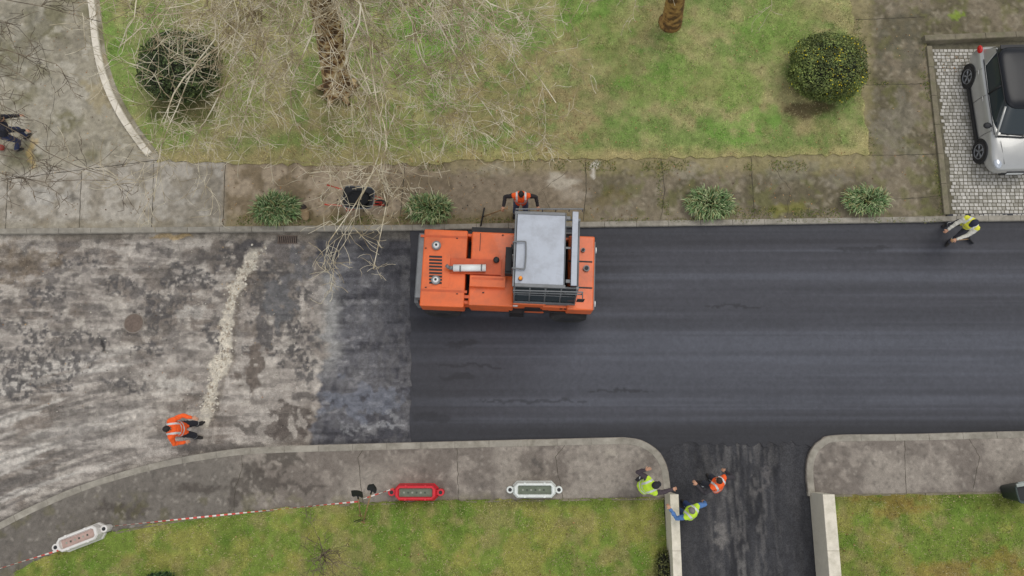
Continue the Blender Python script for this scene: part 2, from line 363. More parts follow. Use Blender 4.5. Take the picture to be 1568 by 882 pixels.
# ---- kerbs
M_kerb=mat('kerb_stone',(154,148,136),.9,0,3,.22,dirt=(96,90,76),da=.7,bs=.3)
M_kerbw=mat('white_kerb_stone',(222,214,198),.9,0,3,.12,dirt=(150,140,116),da=.6,bs=.3)
M_kerbd=mat('mossy_kerb_stone',(124,116,98),.95,0,4,.25,dirt=(92,96,58),da=.7,bs=.4)
M_wall=mat('cream_render',(205,198,180),.9,0,2.5,.08,dirt=(150,144,122),da=.4,bs=.2)
def kerb(name,pts,width,z,depth,mt,parent=None,seglen=1.0,side=1,jit=.004):
    """stones laid along a line"""
    pts=[Vector((p[0],p[1],0)) for p in pts]
    out=[];acc=0;cur=pts[0];out.append(cur.copy());res=.25
    for a,b in zip(pts,pts[1:]):
        L=(b-a).length;d=0
        while acc+(L-d)>=res:
            d+=res-acc;acc=0;out.append(a+(b-a)*(d/L))
        acc+=L-d
    mb=MB();k=max(1,int(seglen/res))
    for s in range(0,len(out)-1,k):
        seg=out[s:s+k+1]
        if len(seg)<2: continue
        dz=random.uniform(-jit,jit);rings=[]
        for i,p in enumerate(seg):
            a=seg[max(i-1,0)];b=seg[min(i+1,len(seg)-1)];d=(b-a).normalized();nn=Vector((-d.y,d.x,0))*side
            q=p.copy()
            if i==0:q=p+d*.006
            if i==len(seg)-1:q=p-d*.006
            zt=z+dz
            rings.append([q+Vector((0,0,z-depth)),q+Vector((0,0,zt-.02)),q+nn*.02+Vector((0,0,zt)),q+nn*(width-.01)+Vector((0,0,zt)),q+nn*width+Vector((0,0,zt-.01)),q+nn*width+Vector((0,0,z-depth))])
        mb.loft(rings,0,True,False)
    return mb.obj(name,[mt],parent)
kerbs=empty('kerb')
kerb('north_kerb',[P(a,b,ZP) for a,b in [(-600,360),(0,358),(320,355),(640,352),(1000,346),(1448,339),(2100,331)]],.17,ZP+.012,.2,M_kerb,kerbs,1.0,1)
kerb('south_kerb',[P(a,b,ZP) for a,b in topS],.2,ZP+.012,.2,M_kerb,kerbs,1.0,-1)
kerb('south_kerb_east',[P(a,b,ZP) for a,b in topR],.2,ZP+.012,.2,M_kerb,kerbs,1.0,-1)
kerb('lawn_edging_south',[P(a,b,ZP) for a,b in botS[::-1]],.07,ZP+.03,.2,M_kerbd,kerbs,1.0,-1)
kerb('lawn_edging_east',[P(a,b,ZP) for a,b in botR],.07,ZP+.03,.2,M_kerbd,kerbs,1.0,1)
wk=crom([(128,-90),(139,-30),(146,20),(150,60),(158,100),(172,140),(192,178),(214,210),(236,238)],5)
kerb('curved_white_kerb',[P(a,b,.22) for a,b in wk],.21,.22,.2,M_kerbw,kerbs,1.0,-1)
kerb('bay_kerb',[P(a,b,.2) for a,b in [(1455,328),(1446,240),(1436,150),(1427,64)]],.18,.2,.25,M_kerbd,kerbs,1.2,1)
kerb('bay_back_kerb',[P(a,b,.3) for a,b in [(1417,62),(1568,56),(2100,40)]],.2,.3,.4,M_kerbd,kerbs,1.2,1)
# ---- joints and cracks
M_joint=mat('joint_dirt',(66,61,50),1,0,9,.3)
mb=MB()
def strip(pl,wd,z,jit=.012):
    pts=[P(a,b,z) for a,b in pl];o=[]
    for a,b in zip(pts,pts[1:]):
        n=max(2,int((b-a).length/.12))
        for k in range(n): o.append(a+(b-a)*(k/n)+Vector((random.uniform(-jit,jit),random.uniform(-jit,jit),0)))
    o.append(pts[-1]);vs=[]
    for i,p in enumerate(o):
        d=(o[min(i+1,len(o)-1)]-o[max(i-1,0)]).normalized();n=Vector((-d.y,d.x,0))*wd*random.uniform(.3,.7);vs+= [p-n,p+n]
    mb.add(vs,[(2*i,2*i+2,2*i+3,2*i+1) for i in range(len(o)-1)])
z=ZP+.004
for l in [[(0,277),(60,268),(125,260),(235,246)],[(235,246),(430,250)],[(125,260),(121,352)],[(236,248),(232,350)],[(345,250),(341,348)],[(12,275),(8,352)],
          [(896,245),(898,290),(893,338)],[(1012,242),(1018,290),(1012,336)],[(1150,240),(1155,333)],[(1330,238),(1440,236)],[(1325,130),(1425,128)],[(1310,30),(1416,26)],[(620,250),(612,345)],
          [(1443,300),(1330,308)]]: strip(l,.018,z)
for l in [[(870,262),(830,290),(842,320)],[(1180,250),(1210,290),(1205,330)],[(60,60),(84,140),(70,230)]]: strip(l,.01,z,.03)
for l in [[(372,688),(370,720),(360,745),(358,783)],[(700,680),(702,766)],[(870,676),(850,700),(862,764)],[(1385,668),(1388,755)],[(560,682),(548,700),(556,769)],[(1480,664),(1500,700),(1490,750)]]: strip(l,.012,z,.02)
mb.obj('paving_joints',[M_joint],pav)
# ---- lawns
ZL=.15
def c_lawnN(u,v,x,y):
    n=fbm(x*.45,y*.45,501);n2=fbm(x*1.6,y*1.6,502);n3=fbm(x*5,y*5,503,3)
    c=full(u,lin(120,137,78));c=mix(c,lin(160,153,108),sst(.38,.60,n2*.6+n*.4));c=mix(c,lin(106,139,60),sst(.5,.66,n)*.6)
    for (a,b,ra,rb,k) in [(690,45,60,32,1),(600,25,60,30,.9),(600,110,50,36,.6),(1140,195,60,24,.8),(1010,110,40,26,.6),(1170,50,40,30,.4),(200,60,50,50,.5),(860,40,40,30,.4),(960,190,60,20,.3)]:
        c=mix(c,lin(100,150,56),blob(u,v,a,b,ra,rb,int(a),1.2)*k*.8*(.4+.6*n2))
    for (a,b,ra,rb,k) in [(780,160,110,70,.8),(540,190,90,40,.6),(340,180,120,60,.35),(1235,190,60,30,.5),(1010,30,60,30,.5),(1240,20,50,14,.4),(940,60,60,40,.4),(1080,140,40,20,.4),(900,150,60,30,.4),(400,60,80,50,.25)]:
        c=mix(c,lin(148,130,96),blob(u,v,a,b,ra,rb,int(a),1.2)*k*(.4+.6*n3))
    c=mix(c,lin(166,152,108),sst(218,240,v+(n3-.5)*20)*.7);c=mix(c,lin(168,156,110),sst(1296,1316,u-v*.11+(n3-.5)*20)*.7)
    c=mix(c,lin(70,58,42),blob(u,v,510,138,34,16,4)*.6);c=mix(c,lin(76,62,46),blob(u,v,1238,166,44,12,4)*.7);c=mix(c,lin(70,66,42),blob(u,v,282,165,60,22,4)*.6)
    return c*(.74+.52*n3)[...,None]
def c_lawnS(u,v,x,y):
    n=fbm(x*.5,y*.5,551);n2=fbm(x*1.8,y*1.8,552);n3=fbm(x*5.5,y*5.5,553,3)
    c=full(u,lin(114,132,60));c=mix(c,lin(140,140,74),sst(.42,.62,n2));c=mix(c,lin(92,120,48),sst(.5,.65,n)*.6)
    c=mix(c,lin(146,136,90),sst(.55,.66,fbm(x*2.2,y*2.2,557))*.6)
    c=mix(c,lin(84,92,40),sst(784,766,v+(n3-.5)*16)*.4*sst(300,500,u))
    for (a,b,ra,rb) in [(1380,780,50,10),(1440,870,60,10),(1545,860,40,20),(1360,760,60,8)]: c=mix(c,lin(140,112,62),blob(u,v,a,b,ra,rb,int(a),1.2)*.5)
    return c*(.74+.5*n3)[...,None]
def jag(pl,j):
    o=[]
    for a,b in zip(pl,pl[1:]):
        n=max(1,int(math.hypot(a[0]-b[0],a[1]-b[1])/9))
        for k in range(n): o.append((a[0]+(b[0]-a[0])*k/n+random.uniform(-j,j),a[1]+(b[1]-a[1])*k/n+random.uniform(-j,j)))
    o.append(pl[-1]);return o
wk2=[(a+9,b-1) for a,b in wk]
lN=wk2+jag([(240,246),(430,252),(640,252),(700,247),(1000,242),(1332,236)],3)+jag([(1332,236),(1316,110),(1302,0),(1292,-90)],2.5)+[(1270,-330),(80,-330)]
lS=[(1016,766),(1018,800),(1028,882),(1060,1250)]+[(-700,1250),(-330,1118)]+jag(botS[::-1],2)
lE=[(1268,760)]+jag([(1280,759),(1400,757),(1568,754)],1.5)+[(2100,744),(2100,1250),(1330,1250)]
lawnE=empty('lawn')
polys=[]
for nm,pl,fn in [('north_turf',lN,c_lawnN),('south_turf',lS,c_lawnS),('east_turf',lE,c_lawnS)]:
    pp=[P(a,b,ZL) for a,b in pl];polys.append((pp,fn));sheet(nm,pp,ZL,.11,fn,M_lawn,lawnE,lambda x,y:(fbm(x*2.5,y*2.5,9)-.5)*.03,.15)
Vs=[];Cs=[]
for (pp,fn),dens,ymax in zip(polys,[700,950,950],[17,9,9]):
    A=np.array([(p[0],p[1]) for p in pp]);x0,y0=A.min(0);x1,y1=A.max(0);y1=min(y1,ymax);y0=max(y0,-5.5);x0=max(x0,-19);x1=min(x1,19)
    N=int((x1-x0)*(y1-y0)*dens);x=rng.uniform(x0,x1,N);y=rng.uniform(y0,y1,N);k=inpoly(x,y,A.tolist());x=x[k];y=y[k]
    u,v=UV(x,y,ZL);c=fn(u,v,x,y)*1.35
    k=rng.random(len(x))<.45+.55*sst(.4,.55,fbm(x*2,y*2,600));x=x[k];y=y[k];c=c[k];n=len(x)
    br=rng.uniform(.55,1.6,n);st=rng.random(n)<.2;c=c*br[:,None];c[st]=lin(196,184,140)*rng.uniform(.6,1.1,(st.sum(),1))
    an=rng.uniform(0,6.283,n);ln=rng.uniform(.02,.075,n);wd=rng.uniform(.006,.013,n);hh=rng.uniform(.02,.07,n)
    dx,dy=np.cos(an),np.sin(an);zb=np.full(n,ZL-.01)
    a=np.column_stack([x-dy*wd,y+dx*wd,zb]);b=np.column_stack([x+dy*wd,y-dx*wd,zb]);t=np.column_stack([x+dx*ln,y+dy*ln,zb+.01+hh])
    Vs.append(np.stack([a,b,t],1).reshape(-1,3));Cs.append(np.repeat(c,3,0))
V=np.vstack(Vs);C=np.vstack(Cs);fastmesh('grass_blades',V,np.arange(len(V)).reshape(-1,3),[M_blade],C,lawnE)
def scatter_leaves(name,regions,mt_cols,size=(.012,.032)):
    Vs=[];C=[]
    for (u0,v0,u1,v1,n,zz) in regions:
        for i in range(n):
            p=P(random.uniform(u0,u1),random.uniform(v0,v1),zz);s=random.uniform(*size);a=random.uniform(0,6.28)
            d=Vector((math.cos(a),math.sin(a),random.uniform(-.2,.4)))*s;e=Vector((-math.sin(a),math.cos(a),random.uniform(-.3,.3)))*s*.6
            p.z+=.015
            Vs+=[p-d,p+e,p+d,p-e];c=lin(*random.choice(mt_cols))*random.uniform(.6,1.2);C+=[c]*4
    return fastmesh(name,Vs,np.arange(len(Vs)).reshape(-1,4),[M_blade],np.array(C))
scatter_leaves('leaf_litter',[(170,0,1300,235,800,ZL+.03),(400,150,900,250,450,ZL+.03),(0,0,230,345,160,ZP),(340,250,760,340,260,ZP),(900,250,1330,335,120,ZP),(1300,0,1420,330,60,ZP),(0,365,480,640,60,.01),(300,800,1000,882,70,ZL+.03),(1436,85,1500,110,60,.04),(1290,760,1568,882,40,ZL+.03)],[(150,110,72),(170,128,88),(120,88,58),(186,156,112),(96,72,50)])
Vs=[];C=[]
for (u0,v0,u1,v1,n) in [(346,330,700,345,1400),(700,334,1440,341,900),(640,246,1330,262,2600),(1290,0,1330,240,900),(1405,60,1425,330,500),(600,766,1018,770,300),(1100,318,1290,332,600),(1005,250,1025,330,250),(1320,126,1425,131,200)]:
    for i in range(n):
        u=random.uniform(u0,u1);v=random.uniform(v0,v1)
        if u0==1290: u=1302+v*.115+random.gauss(0,9)
        if u0==1405: u=1412+(v-60)*.115+random.gauss(0,4)
        p=P(u,v,ZP)
        if vn(p.x*2,p.y*2,88)<.45: continue
        a=random.uniform(0,6.28);d=Vector((math.cos(a),math.sin(a),0));e=Vector((-d.y,d.x,0))*.01
        Vs+=[p-e,p+e,p+d*random.uniform(.02,.08)+Vector((0,0,random.uniform(.02,.08)))];C+=[lin(*random.choice([(92,110,50),(120,124,64),(150,138,88),(80,98,44)]))*random.uniform(.6,1.3)]*3
fastmesh('weeds',Vs,np.arange(len(Vs)).reshape(-1,3),[M_blade],np.array(C))
# ---- rubble strip and debris on old road
mb=MB()
rp=[(392,380),(382,405),(362,440),(350,475),(347,505),(344,540),(332,575),(322,610),(312,652)]
pts=crom(rp,8)
def stone(p,s,m):
    M=Matrix.Rotation(random.uniform(0,6.28),3,'Z')@Matrix.Rotation(random.uniform(-.4,.4),3,'X')
    a,b,c=s*random.uniform(.6,1.2),s*random.uniform(.5,1),s*random.uniform(.2,.45)
    vs=[]
    for i in range(6):
        t=i/6*6.283;vs.append(M@Vector((a*math.cos(t)*random.uniform(.8,1.1),b*math.sin(t)*random.uniform(.8,1.1),-c))+p)
    for i in range(6):
        t=i/6*6.283;vs.append(M@Vector((a*.6*math.cos(t),b*.6*math.sin(t),c*random.uniform(.7,1.1)))+p)
    mb.add(vs,[(6,7,8,9,10,11)]+[(i,(i+1)%6,(i+1)%6+6,i+6) for i in range(6)],m)
for i in range(680):
    k=random.randrange(len(pts)-1);q=pts[k];wd=11+4*math.sin(k*.9)
    u=q[0]+random.gauss(0,.55)*wd;v=q[1]+random.uniform(-7,7)
    if vn(u/12,v/12,5)<.35: continue
    stone(P(u,v,.008),random.choice([.015,.02,.03,.045,.06]),random.choice([0,0,1]))
for i in range(500): stone(P(random.uniform(0,480),random.uniform(370,660),.006),random.uniform(.008,.022),random.choice([0,1,2]))
for i in range(90): stone(P(random.uniform(640,1500),random.uniform(352,660),.036),random.uniform(.005,.012),2)
for i in range(200): stone(P(random.gauss(600,50),random.uniform(255,340),ZP+.005),random.uniform(.008,.03),random.choice([1,2,2]))
M_rub=mat('broken_concrete',(206,199,184),.95,0,5,.2,bs=.3);M_rub2=mat('broken_concrete_grey',(168,156,140),.95,0,5,.2);M_crumb=mat('asphalt_crumbs',(50,48,46),.95,0,9,.3)
mb.obj('rubble',[M_rub,M_rub2,M_crumb])
# manhole + drain
M_iron=mat('rusty_iron',(118,104,94),.8,.3,14,.25);M_dark=mat('dark_recess',(22,22,22),.9)
e=empty('manhole_cover',P(205,495,0.004));mb=MB()
mb.tube([(0,0,-.02),(0,0,.012)],.31,32,1);mb.tube([(0,0,.0),(0,0,.018)],.28,32,0)
for r in (.07,.13,.19,.25):
    n=int(r*60)
    for k in range(n):
        t=k/n*6.283;mb.box((r*math.cos(t)-.011,r*math.sin(t)-.011,.018),(r*math.cos(t)+.011,r*math.sin(t)+.011,.024),0)
mb.obj('cover',[M_iron,mat('manhole_rim',(132,124,114),.9)],e)
e=empty('storm_drain',P(440,367,0.004));mb=MB();mb.box((-.30,-.11,-.02),(.30,.11,.008),1)
for i in range(10): mb.box((-.29+i*.06,-.10,.008),(-.26+i*.06,.10,.022),0)
mb.box((-.32,-.13,-.02),(.32,-.105,.024),0);mb.box((-.32,.105,-.02),(.32,.13,.024),0);mb.obj('grate',[M_iron,M_dark],e)
# ---- cobbles
mb=MB()
Mc=[mat('cobble_%s'%n,c,.9,0,9,.15,bs=.3) for n,c in (('light',(192,188,180)),('mid',(176,172,163)),('dark',(152,148,138)))]
yb=P(1500,333,0).y;yt=P(1500,72,0).y
rows=int((yt-yb)/.118)
for j in range(rows):
    y=yb+j*.118;off=(j%2)*.07+random.uniform(-.01,.01);x=12.7+off
    while x<21.5:
        wd=random.uniform(.11,.165)
        uu,vv=UV(x,y,0)
        if uu>1423+(vv-60)*.125:
            h=.035+random.uniform(-.006,.006)
            mb.box((x,y+random.uniform(-.004,.004),-.03),(x+wd-.011,y+.107,h),random.choice([0,0,1,1,2]),None,.008)
        x+=wd
mb.obj('cobblestones',Mc)
mb=MB();mb.box((12.3,yb-.1,-.2),(22,yt+.3,.022),0);mb.obj('parking_bay_bed',[mat('cobble_joint_soil',(104,99,82),1,0,8,.3)],pav)
# ---- driveway walls
def wall(name,u0,u1,v0,top=1.0):
    a=P(u0,v0,top);b=P(u1,v0,top);mb=MB();e=empty(name,(a.x,a.y,0))
    w_=b.x-a.x
    mb.box((0,-8,-.1),(w_,0,top-.05),0);mb.obj('wall_body',[M_wall],e,.01)
    mb=MB();y=0
    while y>-8: mb.box((-.02,y-1.5+.006,top-.048),(w_+.02,min(y+.0,.02),top),0);y-=1.5
    mb.obj('coping',[mat('coping_'+name,(222,214,196),.85,0,4,.1,dirt=(160,154,132),da=.6,bs=.2)],e,.01)
wall('garden_wall',1027,1038,757);wall('garden_wall',1261,1277,757)
# ================= VEGETATION
M_leaf=mat_attr('foliage_leaves',.6,12,.12,3,.12,0,.01,.4)
M_core=mat('dark_core_and_twigs',(30,32,20),1,0,9,.4)
def bush(name,c,rx,ry,hz,n,cols,size,p=2.6,sparse=0,flowers=None):
    e=empty(name,(c[0],c[1],c[2]));mb=MB()
    mb.ell((0,0,hz*.48),(rx*.84,ry*.84,hz*.42),0,20,12);  # solid near-black ellipsoid filling the bush behind the leaves
    for i in range(16):
        a=random.uniform(0,6.28);mb.tube([(0,0,0),(math.cos(a)*rx*.25,math.sin(a)*ry*.25,hz*.35),(math.cos(a)*rx*.7,math.sin(a)*ry*.7,hz*.7)],[.03,.02,.008],5,0)
    mb.obj('core_and_branches',[M_core],e)
    V=[];C=[]
    for i in range(n):
        d=Vector((random.gauss(0,1),random.gauss(0,1),random.gauss(0,1))).normalized()
        k=(abs(d.x)**p+abs(d.y)**p+abs(d.z)**p)**(-1/p)
        lump=.9+.2*float(vn(d.x*3+5,d.y*3+d.z*4,33));r=k*lump*(1-abs(random.gauss(0,.07)) if random.random()<.8 else random.uniform(.8,1.07))
        q=Vector((d.x*rx*r,d.y*ry*r,hz*.5+d.z*hz*.5*r))
        if q.z<.05: continue
        cl=float(vn(q.x*4+9,q.y*4+q.z*3,12))
        a=Vector((random.gauss(0,1),random.gauss(0,1),random.gauss(0,.7))).normalized();b=a.cross(d+Vector((random.gauss(0,.5),random.gauss(0,.5),random.gauss(0,.5))))
        if b.length<.01: continue
        b.normalize();s=size*random.uniform(.6,1.3)
        V+=[q-a*s,q+b*s*.5,q+a*s,q-b*s*.5]
        cc=lin(*random.choice(cols))*(.5+1.0*cl)*random.uniform(.6,1.4)
        if flowers and random.random()<flowers[1] and vn(q.x*1.5,q.y*1.5,5)>.62: cc=lin(*flowers[0])
        C+=[cc]*4
    fastmesh('leaves',V,np.arange(len(V)).reshape(-1,4),[M_leaf],np.array(C),e)
def gb(u,v,z):
    p=P(u,v,z);return (p.x,p.y,ZL)
bush('rounded_shrub',gb(1264,106,.75),1.10,1.0,1.45,17000,[(112,124,66),(96,112,58),(132,142,76),(80,94,48)],.034,3.2,0,((232,210,40),.05))
bush('rounded_shrub',gb(275,104,.75),1.25,1.1,1.4,12000,[(80,96,54),(64,82,44),(96,108,62),(54,62,36)],.042,2.4)
bush('small_shrub',gb(245,905,.3),.5,.5,.6,1800,[(60,84,44),(46,70,38)],.045)
bush('small_shrub',gb(1015,870,.2),.22,.5,.4,900,[(110,110,60),(90,96,50)],.035)
def clump(name,u,v,rx,ry,n=420):
    p=P(u,v,ZP);e=empty(name,p);V=[];Fc=[];C=[]
    for i in range(n):
        a=random.uniform(0,6.28);rr=math.sqrt(random.random())*.88;b=Vector((math.cos(a)*rx*rr,math.sin(a)*ry*rr,0))
        an=a+random.gauss(0,1.1);d=Vector((math.cos(an),math.sin(an),0));s=Vector((-d.y,d.x,0));L=random.uniform(.16,.34);hh=random.uniform(.2,.42)*(1.2-rr*.5)
        wd=random.uniform(.010,.018);col=lin(*random.choice([(116,144,88),(96,126,74),(148,168,116),(76,104,58),(172,180,132),(138,134,84)]))*random.uniform(.65,1.3)
        o=len(V)
        for k in range(5):
            t=k/4;q=b+d*(L*t)+Vector((0,0,hh*(math.sin(t*2.3))*1.0+.02));w_=wd*(1-.8*t*t);V+=[q-s*w_,q+s*w_];C+=[col*(.55+.6*t)]*2
        for k in range(4): Fc.append((o+2*k,o+2*k+2,o+2*k+3,o+2*k+1))
    fastmesh('strap_leaves',V,Fc,[M_leaf],np.array(C),e,None)
    mb=MB();mb.ell((0,0,.0),(rx*.8,ry*.8,.1),0,16,6);mb.obj('root_crown',[M_core],e)
clump('agapanthus_clump',426,322,.72,.43,1050);clump('agapanthus_clump',658,322,.68,.37,880);clump('agapanthus_clump',1084,315,.72,.43,1050);clump('agapanthus_clump',1322,310,.66,.35,850)
# trees
def rv(): return Vector((random.gauss(0,1),random.gauss(0,1),random.gauss(0,1)))
def grow(mb,p,d,L,r,lvl,mx,nch,up=.02,jit=.36):
    n=5 if lvl<mx else 4;pts=[p.copy()];rs=[r];q=p.copy();dd=d.normalized()
    for i in range(n):
        dd=(dd+rv()*jit*.6+Vector((0,0,up))).normalized();q=q+dd*L/n;pts.append(q.copy());rs.append(max(r*(1-.75*(i+1)/n),.006))
    mb.tube(pts,rs,3 if r<.012 else 5,0,False,True)
    if lvl<mx:
        for k in range(nch[lvl]):
            i=random.randrange(1,n+1);a=pts[i];b=(pts[i]-pts[i-1]).normalized()
            s=b.cross(rv());s.normalize();nd=(b*random.uniform(.2,1)+s*random.uniform(.6,1.2))
            grow(mb,a,nd,L*random.uniform(.4,.75),max(rs[i]*.7,.006),lvl+1,mx,nch,up,jit)
def limb(mb,p0,p1,r0,r1,bul,nchild,nch,Lc=(1.0,1.9),mx=3,up=0.0,wig=.10):
    D=(p1-p0).length;c=(p0+p1)*.5+Vector((0,0,bul))+rv()*.06*D;pts=[];rs=[];n=16
    f1,f2,f3=rv(),rv(),rv()
    for i in range(n+1):
        t=i/n;k=wig*math.sqrt(D)*min(t*4,1)
        pts.append(p0*(1-t)**2+c*2*t*(1-t)+p1*t*t+(f1*math.sin(t*7)+f2*math.sin(t*13+1)*.6+f3*math.sin(t*23)*.35)*k);rs.append(r0+(r1-r0)*t)
    mb.tube(pts,rs,6,0,False,True)
    for k in range(nchild):
        i=random.randrange(4,n+1);b=(pts[i]-pts[i-1]).normalized();s=b.cross(rv());s.normalize()
        grow(mb,pts[i],b*random.uniform(.3,1)+s*random.uniform(.5,1),random.uniform(*Lc),max(rs[i]*.55,.009),1,mx,nch,up)
def bark(name,c1,c2,c3,sc=4):
    m,nt,b=nodes(name);n1=noise(nt,sc,3,.5);n2=noise(nt,sc*3.2,4,.6)
    r=nt.nodes.new('ShaderNodeValToRGB');r.color_ramp.interpolation='LINEAR';el=r.color_ramp.elements
    el[0].position=.42;el[0].color=(*lin(*c1),1);el[1].position=.5;el[1].color=(*lin(*c2),1);x=el.new(.6);x.color=(*lin(*c3),1)
    nt.links.new(n1.outputs['Fac'],r.inputs[0]);nt.links.new(vmul(nt,r.outputs[0],rampf(nt,n2.outputs['Fac'],.75,1.2)),b.inputs['Base Color']);b.inputs['Roughness'].default_value=.9
    bump(nt,b,n2.outputs['Fac'],.6,.03);return m
M_bark=bark('plane_bark',(84,60,38),(138,104,64),(196,172,128),4.5);M_twig=bark('plane_twig',(158,142,112),(202,188,158),(228,218,194),2)
M_twigd=bark('dark_twig',(80,68,56),(106,92,76),(134,120,100),2)
e=empty('plane_tree')
mb=MB();tp=[P(520,146,ZL-.05),P(518,136,ZL+.1),P(512,95,1.4),P(505,50,2.8),P(495,2,4.4),P(484,-50,6.0),P(474,-110,7.6)]
mb.tube(crom([tuple(q) for q in tp],5),[.60,.54,.51,.50,.49,.48,.47,.46,.45,.45,.44,.44,.43,.43,.42,.41,.41,.40,.39,.38,.37,.36,.35,.34,.33,.32,.3,.28,.26,.24,.22][:31],16,0,True)
for k in range(8):
    a=random.uniform(0,6.28);b=tp[1];mb.tube([b+Vector((0,0,.35)),b+Vector((math.cos(a)*.45,math.sin(a)*.45,.05)),b+Vector((math.cos(a)*.68,math.sin(a)*.68,-.05))],[.2,.12,.04],7,0)
mb.obj('trunk',[M_bark],e)
mb=MB();top=tp[6]
st=[top,top+Vector((.5,.5,.8)),top+Vector((-.6,.4,.9)),top+Vector((1.2,.7,1.3))]
for q in st[1:]: mb.tube([tp[5],top,q],[.3,.24,.12],10,0)
for (u,v,z,r) in [(300,40,6,.035),(200,60,5.5,.03),(250,215,4.6,.03),(375,150,5.2,.03),(455,235,4.4,.03),(618,135,5.2,.06),(600,250,4.2,.03),(700,60,6,.035),(790,110,5.5,.03),(770,25,6.6,.035),(690,175,5,.03),(560,350,4.0,.025),(420,50,6.2,.03),(180,20,6.6,.03),(345,265,4.4,.025),(850,140,5,.025),(570,215,4.6,.025),(760,190,4.6,.025),(400,100,5.6,.03),(590,395,3.6,.022),(640,30,6,.03),(330,90,5.6,.03),(240,40,6,.03),(730,120,5.4,.03),(435,120,5.4,.025),(660,110,5.4,.03),(820,60,6,.03),(300,220,5,.025),(230,290,4,.02),(530,380,3.8,.02)]:
    limb(mb,random.choice(st)+rv()*.1,P(u,v,z),r*1.1,.011,random.uniform(.2,1.0),13,[0,4,3],(.8,2.0),3,-.01)
mb.obj('branches',[M_twig],e)
e=empty('plane_tree');mb=MB();b0=P(-330,60,ZP)
mb.tube([b0,b0+Vector((.1,.1,3)),b0+Vector((.3,0,6)),b0+Vector((.8,-.2,8))],[.4,.33,.28,.16],14,0);mb.obj('trunk',[M_bark],e);mb=MB();s=b0+Vector((.3,0,6))
for (u,v,z,r) in [(40,40,6,.04),(60,130,5.5,.035),(90,20,6.5,.035),(20,90,6,.03),(170,270,4.2,.02),(10,20,7,.04),(190,330,3.8,.016),(110,290,4.2,.016),(70,80,6,.03),(50,180,5,.02)]:
    limb(mb,s+rv()*.1,P(u,v,z),r,.008,random.uniform(.2,.9),9,[0,4,3],(.5,1.4),3,-.03)
mb.obj('branches',[M_twigd],e)
e=empty('plane_tree');mb=MB();b0=P(1026,36,ZL-.05);tt=[b0,b0+Vector((.03,0,.15)),P(1034,0,1.6),P(1050,-60,3.4),P(1060,-130,5.6)]
mb.tube(tt,[.42,.34,.3,.27,.2],12,0);mb.obj('trunk',[bark('warm_bark',(90,66,34),(134,100,52),(160,126,70))],e);mb=MB()
for (u,v,z,r) in [(960,-60,6,.05),(1150,-70,6,.05),(1050,-160,7,.05),(1010,-20,4.2,.02),(950,10,5,.015)]: limb(mb,tt[3],P(u,v,z),r,.008,.4,7,[0,4,2],(.5,1.1),3,0)
mb.obj('branches',[M_twig],e)
e=empty('bare_sapling');mb=MB();b0=P(505,842,ZL)
mb.tube([b0,b0+Vector((.03,.02,.5)),b0+Vector((-.04,-.1,1.2))],[.03,.025,.016],6,0)
for k in range(9): grow(mb,b0+Vector((0,0,random.uniform(.5,1.2))),Vector((random.gauss(0,.6),random.gauss(-.2,.6),.5)),random.uniform(.6,1.1),.011,1,3,[0,4,3],.02)
mb.obj('branches',[M_twigd],e)
# ================= ROAD ROLLER
RYAW=math.radians(-2.4);RO=P(776,413,1.9);RO.z=.03
Minv=(Matrix.Translation(RO)@Matrix.Rotation(RYAW,4,'Z')).inverted()
def R(u,v,z):
    q=Minv@P(u,v,z+.03);return q
M_or=mat('orange_paint',(226,104,46),.42,0,1.6,.08,dirt=(184,92,52),da=.8,coat=.2)
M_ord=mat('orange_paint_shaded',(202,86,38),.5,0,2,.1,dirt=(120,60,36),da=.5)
M_blk=mat('black_rubber',(38,37,37),.85,0,6,.2,dirt=(80,76,72),da=.5);M_gr=mat('grey_steel',(118,120,122),.5,.2,5,.12,dirt=(80,78,74),da=.4)
M_lg=mat('pale_roof_paint',(172,178,188),.45,.1,1.5,.05,dirt=(140,142,148),da=.7);M_wh=mat('white_paint',(226,228,226),.4,0,4,.05)
M_dk=mat('dark_plastic',(30,31,33),.6,0,5,.2);M_gl,ntg,bgl=nodes('cab_glass');bgl.inputs['Base Color'].default_value=(.03,.04,.045,1);bgl.inputs['Roughness'].default_value=.06
M_amb=mat('amber_lens',(250,150,20),.25);M_chr=mat('galvanised',(196,198,200),.35,.6,6,.1)
rol=empty('road_roller',RO,RYAW)
def rb(mb,u0,v0,u1,v1,z0,z1,m=0,taper=0):
    a=R(u0,v1,z1);b=R(u1,v0,z1);mb.box((a.x,a.y,z0),(b.x,b.y,z1),m,None,taper)
mb=MB();rb(mb,642,353,716.5,468,1.22,1.9);rb(mb,716.8,357,790,467,1.2,1.88)
rb(mb,868,362,911,474,1.2,1.86);mb.obj('bonnet',[M_or],rol,.04)
mb=MB();a=R(722,357,1.9);b=R(836,466,1.9);yS=b.y;yN=a.y
mb.box((a.x,b.y-.02,.5),(b.x,b.y+.25,1.84),0);mb.box((a.x,a.y-.25,.5),(b.x,a.y+.02,1.84),0);mb.box((a.x,b.y+.2,.6),(b.x,a.y-.2,1.4),1)
mb.box((-2.42,yS-.05,1.16),(-.9,yS+.06,1.74),0);mb.box((1.05,yS-.05,1.16),(2.4,yS+.06,1.74),0)
mb.box((-2.42,yN-.06,1.22),(-.9,yN+.03,1.74),0);mb.box((1.05,yN-.06,1.22),(2.4,yN+.03,1.74),0)
rb(mb,786,360,870,466,1.0,1.5,1);mb.obj('chassis',[M_or,M_ord],rol,.03)
mb=MB()
for xx in (-2.62,2.42):
    mb.box((xx,yS-.02,.55),(xx+.13,yN+.02,1.45),0);mb.box((xx+.02,yS+.1,1.45),(xx+.11,yN-.1,1.62),1)
mb.box((-2.55,yS+.05,1.45),(-2.36,yN-.05,1.86),1)
